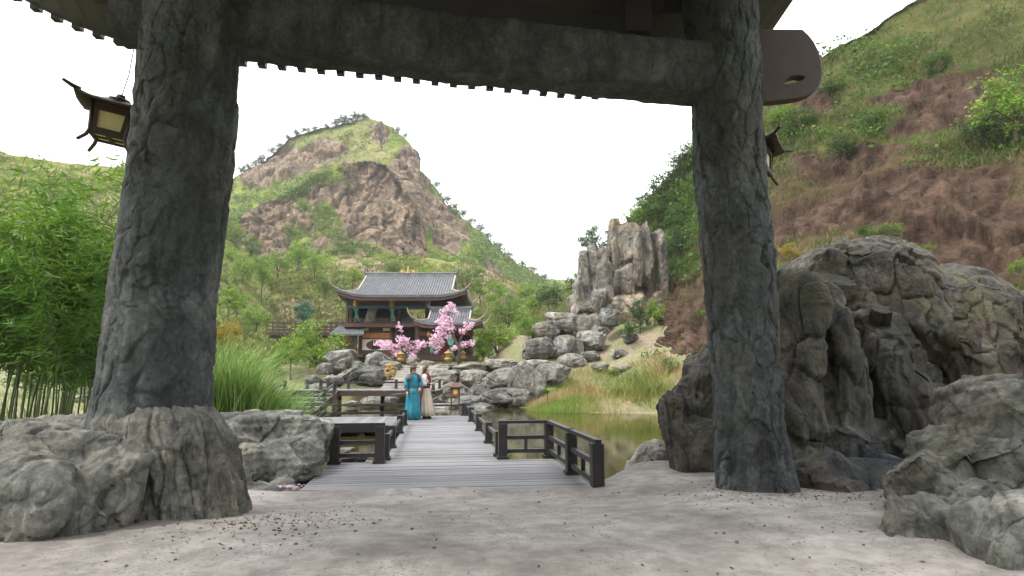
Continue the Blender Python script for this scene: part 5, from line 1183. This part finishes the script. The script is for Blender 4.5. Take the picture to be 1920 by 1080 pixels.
# blades
def blades(name, base, hgt, wid, mat, tint, lean=.5, seg=5, arch=1.0, kind=None, label=None, cat='grass', group=None, dirs=None):
    n = len(base); a = rng.random(n) * 6.28; ln = lean * (.4 + rng.random(n)); d = np.stack([np.cos(a), np.sin(a)], -1) * ln[:, None]
    if dirs is not None: d = d * .45 + dirs
    s_ = np.stack([-np.sin(a + .6), np.cos(a + .6), 0 * a], -1); rows = []
    for j in range(seg + 1):
        f = j / seg; hx = d * (hgt * (f * .5 + f * f * arch * .6))[:, None]; z = hgt * (f - .26 * arch * f ** 3 * np.minimum(ln, .8) * 1.6)
        c = base + np.stack([hx[:, 0], hx[:, 1], z], -1); wd = (wid * (1 - f) ** .6 * .5 + .0008)[:, None] if np.ndim(wid) else wid * (1 - f) ** .6 * .5 + .0008
        rows.append(np.stack([c - s_ * wd, c + s_ * wd], 1))
    V = np.stack(rows, 1).reshape(-1, 3); k = 2 * (seg + 1); b = np.arange(n)[:, None] * k
    F = np.concatenate([np.stack([b[:, 0] + 2 * j, b[:, 0] + 2 * j + 1, b[:, 0] + 2 * j + 3, b[:, 0] + 2 * j + 2], -1) for j in range(seg)])
    m = np_mesh(name, V, F); attr(m, 'tint', np.repeat(np.clip(tint, 0, 1), k)); return tag(link(name, m, mat), label, cat, group, kind)
def clump(px, py, Y, rad, n, h, wid, mat, t0, t1, label, lean=.5, arch=1.0, snap=True, dirs=None, cat='grass'):
    p = P(px, py, Y); bx = p.x + rng.normal(size=n) * rad * .5; by = p.y + rng.normal(size=n) * rad * .5; bz = valley_h(bx, by) - .03
    return blades('grass_clump', np.stack([bx, by, bz], -1), h * (.5 + .6 * rng.random(n)), wid, mat, t0 + (t1 - t0) * rng.random(n), lean, 6, arch, None, label, cat, dirs=dirs)
clump(435, 775, 13.0, .75, 950, 2.5, .024, M['grass'], 0, 1, 'large clump of tall arching bright grass beside the thick pillar', .75, 1.2, dirs=np.array([.12, -.05]))
clump(495, 770, 14.0, .7, 620, 1.9, .022, M['grass'], .15, 1, 'arching grass clump hanging over the rock ledge', .85, 1.3, dirs=np.array([.3, -.1]))
clump(385, 775, 13.8, .6, 420, 2.5, .022, M['grass'], 0, .8, 'tall upright grass growing against the thick pillar', .6, 1.0)
clump(500, 735, 19.0, 1.0, 420, 1.6, .022, M['grass'], .1, .9, 'grass clump beside the stair of the raised walkway', .7, 1.2)
def area(name, n, f, hgt, wid, mat, tf, label, lean=.4, arch=.8, seg=3):
    xy = f(n); x, y = xy[:, 0], xy[:, 1]; d = sdist(x, y, POND); ok = d > .35; x, y = x[ok], y[ok]
    z = valley_h(x, y) - .02; b = np.stack([x, y, z], -1); pt = fbm(b * .55, 3, 91) * .5 + .5; h = (hgt[0] + (hgt[1] - hgt[0]) * np.clip(pt * 1.6 - .3, 0, 1)) * (.5 + .7 * rng.random(len(x)))
    return blades(name, b, h, wid, mat, tf(b, pt), lean, seg, arch, 'stuff', label)
area('right_bank_grass', 11000, lambda n: np.stack([rng.uniform(.6, 9.5, n), rng.uniform(27.2, 38, n)], -1), (.10, .62), .024, M['grass_bank'], lambda b, p: .25 + .75 * sstep(-.3, .2, fbm(b * .45, 3, 17)) + .25 * (rng.random(len(b)) - .5), 'dry reddish and green grass on the bank across the pond')
area('left_bank_grass', 9000, lambda n: np.stack([rng.uniform(-17, -4.2, n), rng.uniform(10, 34, n)], -1), (.10, .55), .02, M['grass'], lambda b, p: rng.random(len(b)), 'green grass on the bank behind the tall clumps')
area('terrace_grass', 5000, lambda n: np.stack([rng.uniform(-12, 1, n), rng.uniform(37.5, 41, n)], -1), (.06, .16), .02, M['lawn'], lambda b, p: rng.random(len(b)), 'short lawn on the terrace before the pavilion')
area('shore_lawn', 7000, lambda n: np.stack([rng.uniform(.8, 4.2, n), rng.uniform(27.6, 30.5, n)], -1), (.08, .20), .02, M['lawn'], lambda b, p: .3 + .7 * rng.random(len(b)), 'bright short grass at the tip of the bank')
for px, py, Y, n, h, t0, t1, lb in [(1215, 745, 29.5, 420, 1.55, 0.0, .75, 'tall green reed clump at the shore below the earth slope'), (1160, 735, 31, 300, 1.1, 0, .5, 'green reed clump in the middle of the dry bank'), (1095, 735, 31.5, 320, 1.0, .7, 1, 'dry russet reeds on the bank tip'), (1190, 715, 33, 320, 1.4, 0, .6, 'green reeds behind the shore clump'), (1060, 700, 34.5, 200, .9, 0, .7, 'grass tuft above the pale boulders'), (1235, 690, 33, 300, 1.2, .6, 1, 'straw coloured grass at the foot of the earth slope')]:
    clump(px, py, Y, .85, n, h, .026, M['grass_bank'], t0, t1, lb, .55, 1.0)
sp = empty('small_palm', (P(1026, 735, 30.0).x, 30.0, float(valley_h(P(1026, 735, 30.0).x, 30.0)) - .02), 'little palm like plant with a tuft of leaves on the bank tip', 'plant')
mb = MB(); mb.tube([(0, 0, 0), (.01, 0, .3), (0, 0, .62)], .03, 6); mb.build('stem', M['bark'], sp)
bl_ = blades('frond', np.tile(np.array([[0, 0, .6]]), (60, 1)) + rng.normal(size=(60, 3)) * .02, .45 * (.6 + .5 * rng.random(60)), .04, M['lawn'], rng.random(60), 1.1, 5, 1.2, None); bl_.parent = sp; del bl_['category']

# blossom trees
def blossom(base, trunks, spots, Y, label):
    e = empty('blossom_tree', base, label, 'blossom tree'); mb = MB()
    for pts, r0 in trunks:
        w_ = [P(x, y, Y + dy) - base for x, y, dy in pts]; mb.tube(w_, [r0 * (1 - .7 * i / (len(w_) - 1)) for i in range(len(w_))], 7)
    mb.build('trunk', M['bark'], e, True)
    C = []
    for x, y, r in spots:
        c = np.array(P(x, y, Y + random.uniform(-.35, .35)) - base); n = int(70 * (r / 8) ** 2); d = rng.normal(size=(n, 3)); d /= np.linalg.norm(d, axis=1, keepdims=True)
        C.append(c + d * (rng.random((n, 1)) ** .6) * r * 1.18 * Y / FPX * np.array([1.1, 1, .8]))
    C = np.concatenate(C); ls = .11 + .09 * rng.random(len(C)); VV, F = leaf_quads(C, ls, ls * .75); m = np_mesh('blossom', VV, F, False); tints(m, len(C), 4); o = link('blossom', m, M['petal'], e)
b1 = P(757, 688, 39.2)
blossom(b1, [([(757, 690, 0), (760, 672, 0), (752, 655, 0), (758, 640, 0), (750, 612, .1)], .13), ([(757, 662, 0), (740, 652, -.1), (715, 645, 0)], .08), ([(756, 665, 0), (775, 655, .1), (794, 640, 0)], .08), ([(755, 650, 0), (770, 643, 0), (785, 646, -.1)], .06)],
        [(712, 643, 8), (722, 649, 9), (735, 652, 9), (745, 660, 8), (741, 664, 7), (757, 640, 9), (750, 634, 7), (765, 648, 9), (775, 656, 8), (770, 662, 7), (785, 650, 7), (792, 644, 8), (782, 641, 6), (749, 613, 5), (752, 620, 4), (747, 606, 3), (763, 638, 6), (730, 643, 6), (750, 650, 8), (704, 645, 5), (777, 668, 6), (798, 648, 5), (757, 655, 8)], 39.2, 'low wide pink blossom tree with spreading branches')
b2 = P(862, 688, 39.4)
blossom(b2, [([(864, 690, 0), (858, 672, 0), (862, 655, 0), (852, 635, 0), (846, 612, .1), (840, 585, 0)], .16), ([(858, 650, 0), (866, 630, 0), (878, 615, .1)], .08), ([(850, 625, 0), (830, 630, -.1), (818, 642, 0)], .08), ([(862, 660, 0), (872, 650, 0), (882, 645, 0)], .06)],
        [(848, 572, 6), (840, 578, 8), (832, 584, 7), (852, 582, 6), (836, 594, 9), (826, 602, 9), (842, 604, 9), (833, 612, 10), (822, 618, 8), (845, 618, 8), (828, 628, 9), (816, 634, 9), (812, 644, 8), (826, 642, 8), (838, 630, 8), (822, 652, 6), (818, 660, 4), (868, 620, 7), (878, 614, 7), (884, 608, 5), (872, 606, 4), (862, 648, 7), (872, 646, 7), (882, 642, 7), (852, 653, 6), (886, 646, 4), (845, 568, 4), (856, 590, 5)], 39.4, 'taller pink blossom tree leaning before the pavilion wing')
tree('clipped_bush', 'bush', 872, 692, 38.4, 40, 14, 'tree_lt', 'low green cushion bush at the foot of the taller blossom tree', 'bush')
pc = np.array(G(541, 911, .05)); n = 60; C = pc + rng.normal(size=(n, 3)) * np.array([.09, .05, .004]); VV, F = leaf_quads(C, .03 + .02 * rng.random(n), .02, D=np.stack([rng.normal(size=n), rng.normal(size=n), .1 * rng.normal(size=n)], -1)); m = np_mesh('fallen_petals', VV, F, False); tints(m, n, 4)
tag(link('fallen_petals', m, M['petal']), 'fallen pink petals scattered at the boardwalk corner', 'petals', kind='stuff')

# low growth on the flat left bank and the far banks
for px, py, w_, h, mt, lb in [(470, 700, 60, 44, 'scrub', 'round bush on the flat bank behind the grass clumps'), (515, 705, 50, 50, 'tree_lt', 'light bush beside the young tree'), (330, 720, 90, 60, 'scrub', 'bush hidden partly by the thick pillar'), (230, 735, 80, 56, 'scrub', 'bush on the bank between bamboo and pillar'), (160, 740, 90, 60, 'tree_lt', 'light bush glimpsed through the bamboo'), (60, 745, 110, 70, 'scrub', 'wide bush behind the bamboo stems'), (610, 690, 40, 34, 'tree_lt', 'low bush at the edge of the footpath pile'), (1255, 700, 50, 36, 'scrub', 'scrubby bush at the foot of the bare earth slope'), (1290, 650, 44, 30, 'scrub_dk', 'small bush on the fibrous earth slope'), (1150, 705, 30, 22, 'tree_lt', 'small leafy plant between the bank boulders'), (1040, 660, 26, 20, 'tree_lt', 'small plant between boulders below the spire'), (1000, 640, 40, 40, 'scrub', 'bush at the top edge of the boulder slope')]:
    Yh = hitY(px, py) or 38.0
    tree('bank_bush', 'bush', px, py + 2, Yh, w_, h, mt, lb, 'bush')
# leaf litter and grit gathered at the foot of the rocks
n = 1500; wx = np.concatenate([rng.normal(-2.0, .35, n // 3), rng.normal(2.75, .5, n // 3), rng.uniform(-3, 4, n - 2 * (n // 3))]); wy = np.concatenate([rng.normal(5.0, .5, n // 3), rng.normal(6.2, .4, n // 3), rng.uniform(3.6, 7.4, n - 2 * (n // 3))])
zz = 0.30 - 0.255 * sstep(4.2, 7.2, wy) + 0.16 * sstep(0.6, 2.2, wx) * sstep(4.0, 6.5, wy) + 0.035 * fbm(np.stack([wx, wy, wx * 0], -1) * 1.3, 4, 9) + .006
ls = .012 + .03 * rng.random(n) ** 2; VV, F = leaf_quads(np.stack([wx, wy, zz], -1), ls, ls * .5, D=np.stack([rng.normal(size=n), rng.normal(size=n), .12 * rng.normal(size=n)], -1)); m = np_mesh('ground_litter', VV, F, False); tints(m, n, 4)
M['litter'] = leaf_mat('dead_leaf', (0.05, 0.04, 0.025), (0.10, 0.075, 0.04), (0.16, 0.12, 0.06), .1)
tag(link('ground_litter', m, M['litter']), 'dead leaves and grit scattered on the pale ground', 'litter', kind='stuff')
# ------------------------------------------------------------------ haze
hm_, ht_, hb_ = NT('haze'); ht_.nodes.remove(hb_)
pv = ht_.nodes.new('ShaderNodeVolumePrincipled'); pv.inputs['Color'].default_value = (.93, .95, 1.0, 1); pv.inputs['Density'].default_value = 0.00032; pv.inputs['Anisotropy'].default_value = 0.2
ht_.links.new(pv.outputs[0], ht_.nodes['Material Output'].inputs['Volume'])
mb = MB(); mb.box((0, 450, 61), (2420, 2120, 127)); tag(mb.build('haze', hm_), 'thin pale haze filling the valley air', 'haze', kind='stuff')
# ------------------------------------------------------------------ people
M['skin'] = plain('skin', (0.42, 0.25, 0.18), .55, .1, 6, 0)
M['hair'] = plain('hair', (0.025, 0.014, 0.010), .5, .3, 9, .2)
M['teal'] = plain('teal_cloth', (0.008, 0.17, 0.24), .75, .2, 5, .2)
M['cream'] = plain('cream_cloth', (0.46, 0.38, 0.30), .85, .12, 5, .2)
M['pale'] = plain('pale_sleeve_cloth', (0.58, 0.48, 0.46), .85, .1, 5, .2)
M['maroon'] = plain('maroon_cloth', (0.10, 0.012, 0.022), .8, .25, 5, .2)
M['greybrown'] = plain('grey_brown_leather', (0.055, 0.045, 0.042), .7, .3, 6, .3)
M['steel'] = plain('dark_scabbard', (0.05, 0.06, 0.075), .4, .2, 6, .1)
def body(name, arms, parent, eye=True):
    v = []; e = []; r = []
    def add(p, rad, par=None):
        v.append(p); r.append(rad)
        if par is not None: e.append((par, len(v) - 1))
        return len(v) - 1
    pel = add((0, 0, .95), .12); sp_ = add((0, 0, 1.15), .115, pel); ch = add((0, 0, 1.34), .135, sp_); nk = add((.0, 0, 1.475), .052, ch); hb = add((.015, 0, 1.545), .072, nk); hm = add((.018, 0, 1.62), .088, hb); ht = add((.005, 0, 1.70), .062, hm)
    add((.112, 0, 1.600), .014, hm); add((.088, 0, 1.565), .02, hb)
    for sg in (-1, 1):
        add((0, sg * .094, 1.615), .018, hm); hp = add((0, sg * .09, .88), .088, pel); kn = add((.025, sg * .095, .49), .062, hp); an = add((-.01, sg * .1, .09), .042, kn); add((.15, sg * .11, .045), .036, an)
        sh = add((0, sg * .18, 1.40), .06, ch); el, wr_ = arms[sg]; E = add(el, .046, sh); W_ = add(wr_, .03, E)
        d = (Vector(wr_) - Vector(el)).normalized(); pm = Vector(wr_) + d * .06; pmi = add(tuple(pm), .034, W_); u = d.cross(Vector((0, 1, 0))); u = u.normalized() if u.length > .1 else Vector((1, 0, 0))
        for k in range(4):
            o = u * (.027 - .018 * k); a = pm + d * .045 + o; b = a + d * .03 - u.cross(d) * .02 * sg; i = add(tuple(a), .010, pmi); add(tuple(b), .008, i)
        i = add(tuple(pm + u * .045 + d * .01), .011, pmi); add(tuple(pm + u * .055 + d * .045), .009, i)
    m = bpy.data.meshes.new(name); m.from_pydata(v, e, []); o = bpy.data.objects.new(name, m); col.objects.link(o)
    k = o.modifiers.new('skin', 'SKIN'); k.use_smooth_shade = True
    for i, x in enumerate(m.skin_vertices[0].data): x.radius = (r[i], r[i]); x.use_root = (i == 0)
    s_ = o.modifiers.new('sub', 'SUBSURF'); s_.levels = 1; s_.render_levels = 1
    m2 = bpy.data.meshes.new_from_object(o.evaluated_get(bpy.context.evaluated_depsgraph_get())); bpy.data.objects.remove(o); m2.name = name; m2.materials.clear()
    for p in m2.polygons: p.use_smooth = True
    return link(name, m2, M['skin'], parent)
def loft(name, rings, mat, parent, folds=0, amp=0.0, n=56, span=(0, 2 * math.pi), cap=False):
    """rings: (z, cx, cy, rx, ry, fold strength)"""
    mb = MB(); rows = []
    for z, cx, cy, rx, ry, fs in rings:
        row = []
        for i in range(n + 1):
            a = span[0] + (span[1] - span[0]) * i / n; k = 1 + amp * fs * (math.sin(folds * a) + .45 * math.sin(folds * 1.7 * a + 1.3) )
            row.append((cx + rx * k * math.cos(a), cy + ry * k * math.sin(a), z))
        rows.append(row)
    mb.grid(rows); return mb.build(name, mat, parent, True, solid=.008)
def sleeve(name, pts, rad, mat, parent): mb = MB(); mb.tube(pts, rad, 12); return mb.build(name, mat, parent, True)
# man in teal
mp = G(773, 787, 0.0)
man = empty('person', mp, 'person in a teal robe and brimmed hat holding a sheathed sword', 'person', rz=-.95); man.scale = (1.0,) * 3
ra, la = ((-.02, -.25, 1.13), (.10, -.27, .90)), ((.06, .24, 1.14), (.14, .16, 1.0))
body('body', {-1: ra, 1: la}, man)
loft('robe_skirt', [(1.03, 0, 0, .145, .175, 0), (.9, 0, 0, .165, .20, .3), (.6, 0, 0, .18, .215, .8), (.3, 0, 0, .205, .235, 1), (.04, 0, 0, .235, .265, 1.1)], M['teal'], man, 9, .10)
loft('robe_top', [(1.0, 0, 0, .142, .172, 0), (1.12, 0, 0, .15, .185, .4), (1.28, 0, 0, .158, .205, .4), (1.38, 0, 0, .15, .21, .2), (1.44, 0, 0, .11, .17, 0), (1.475, 0, 0, .065, .08, 0)], M['teal'], man, 9, .03)
loft('belt', [(.985, 0, 0, .15, .182, 0), (1.05, 0, 0, .15, .182, 0)], M['greybrown'], man)
loft('shoulder_cape', [(1.24, -.01, 0, .20, .285, .6), (1.34, 0, 0, .195, .27, .3), (1.44, 0, 0, .15, .205, 0), (1.49, 0, 0, .075, .09, 0)], M['greybrown'], man, 11, .05, span=(.5, 5.78))
sleeve('sleeve', [(0, -.17, 1.41), (-.02, -.25, 1.14), (.05, -.262, 1.03)], [.085, .078, .07], M['teal'], man); sleeve('sleeve', [(0, .17, 1.41), (.06, .24, 1.15), (.12, .18, 1.04)], [.085, .078, .068], M['teal'], man)
sleeve('bracer', [(.05, -.262, 1.03), (.10, -.27, .91)], [.05, .042], M['greybrown'], man)
for sg in (-1, 1): mb = MB(); mb.tube([(-.05, sg * .1, .05), (.06, sg * .105, .055), (.18, sg * .11, .035)], [.05, .05, .03], 8); mb.build('boot', M['greybrown'], man, True)
loft('hair', [(1.50, -.05, 0, .055, .075, 0), (1.58, -.025, 0, .085, .095, 0), (1.66, -.012, 0, .092, .098, 0), (1.72, 0, 0, .06, .065, 0)], M['hair'], man, span=(.95, 5.33))
mb = MB(); mb.lathe([(.20, 1.665), (.205, 1.675), (.11, 1.685), (.105, 1.76), (.085, 1.80), (.03, 1.815)], n=24); hat = mb.build('hat', M['greybrown'], man, True)
for k, (dx, dy, h) in enumerate(((.02, -.06, .08), (-.03, .05, .1), (.05, .04, .07))):
    mb = MB(); mb.tube([(dx, dy, 1.78), (dx * 1.5, dy * 1.5, 1.78 + h * .7), (dx * 2.2, dy * 2, 1.78 + h)], [.02, .018, .004], 6); mb.build('plume', M['maroon'] if k < 2 else M['pale'], hat, True)
# sheathed sword in his hand
R_ = Matrix.Rotation(-.95, 4, 'Z'); hnd = mp + R_ @ Vector((.135, -.275, .835)); sw = empty('sword', hnd, 'dark sheathed sword held level by the person in teal', 'sword')
mb = MB(); mb.tube([(-.52, .05, -.03), (.0, 0, 0)], [.018, .022], 8); mb.build('scabbard', M['steel'], sw, True); mb = MB(); mb.tube([(0.02, 0, 0.002), (.28, -.03, .03)], [.018, .017], 8); mb.build('hilt', M['wood_dark'], sw, True); mb = MB(); mb.box((.01, 0, .001), (.02, .05, .08)); mb.build('guard', M['bronze'], sw)
# woman in cream
wp = G(797, 785, 0.0)
wo_ = empty('person', wp, 'person with long dark hair in a cream pleated robe and maroon scarf', 'person', rz=-.15); wo_.scale = (1.0,) * 3
ra, la = ((-.02, -.25, 1.14), (.19, -.16, 1.14)), ((0, .24, 1.14), (.2, .12, 1.16))
body('body', {-1: ra, 1: la}, wo_)
loft('skirt', [(1.06, 0, 0, .125, .145, 0), (.95, 0, 0, .145, .165, .3), (.6, .02, 0, .20, .205, .8), (.3, .045, 0, .245, .235, 1), (.10, .06, 0, .275, .26, 1.05)], M['cream'], wo_, 12, .085)
loft('back_panel', [(1.06, -.008, 0, .13, .152, 0), (.8, -.012, 0, .172, .185, .3), (.4, -.008, 0, .225, .215, .6), (.09, 0, 0, .255, .24, .9)], M['maroon'], wo_, 9, .04, n=26, span=(2.35, 4.5))
loft('bodice', [(1.03, 0, 0, .122, .145, 0), (1.15, 0, 0, .128, .155, .3), (1.28, .01, 0, .145, .175, .3), (1.38, 0, 0, .125, .18, 0), (1.44, 0, 0, .09, .14, 0), (1.48, 0, 0, .06, .065, 0)], M['pale'], wo_, 9, .02)
loft('sash', [(1.0, 0, 0, .137, .16, 0), (1.07, 0, 0, .135, .155, 0)], M['maroon'], wo_)
for sg in (-1, 1):
    el, wr_ = (ra, la)[sg > 0]; e_ = Vector(el); w_ = Vector(wr_)
    sleeve('sleeve', [(0, sg * .155, 1.42), (e_ + Vector((0, 0, .12))), e_ + Vector((.01, 0, -.015)), e_.lerp(w_, .55)], [.075, .095, .10, .06], M['pale'], wo_)
    mb = MB(); mb.tube([e_.lerp(w_, .5), e_.lerp(w_, .95)], [.05, .036], 8); mb.build('cuff', M['wood_dark'], wo_, True)
    mb = MB(); mb.tube([(-.06, sg * .09, .05), (.06, sg * .095, .055), (.19, sg * .1, .03)], [.045, .048, .025], 8); mb.build('shoe', M['wood_dark'], wo_, True)
loft('scarf', [(1.27, .045, 0, .12, .15, .6), (1.36, .02, 0, .14, .17, .4), (1.44, .005, 0, .105, .13, .2), (1.50, 0, 0, .075, .08, 0)], M['maroon'], wo_, 7, .06)
mb = MB(); mb.tube([(.11, -.05, 1.36), (.16, -.06, 1.22), (.15, -.05, 1.05)], [.045, .04, .02], 8); mb.build('scarf_tail', M['maroon'], wo_, True)
loft('hair', [(1.10, -.10, 0, .045, .085, 0), (1.3, -.10, 0, .06, .11, 0), (1.48, -.065, 0, .07, .10, 0), (1.6, -.02, 0, .10, .102, 0), (1.68, -.01, 0, .095, .098, 0), (1.735, -.005, 0, .055, .06, 0), (1.745, 0, 0, .01, .01, 0)], M['hair'], wo_, 9, .03, span=(.80, 5.48))
mb = MB(); mb.lathe([(.01, 1.70), (.085, 1.695), (.075, 1.725), (.04, 1.75), (.005, 1.757)], n=16); mb.build('hair_crown', M['hair'], wo_, True)
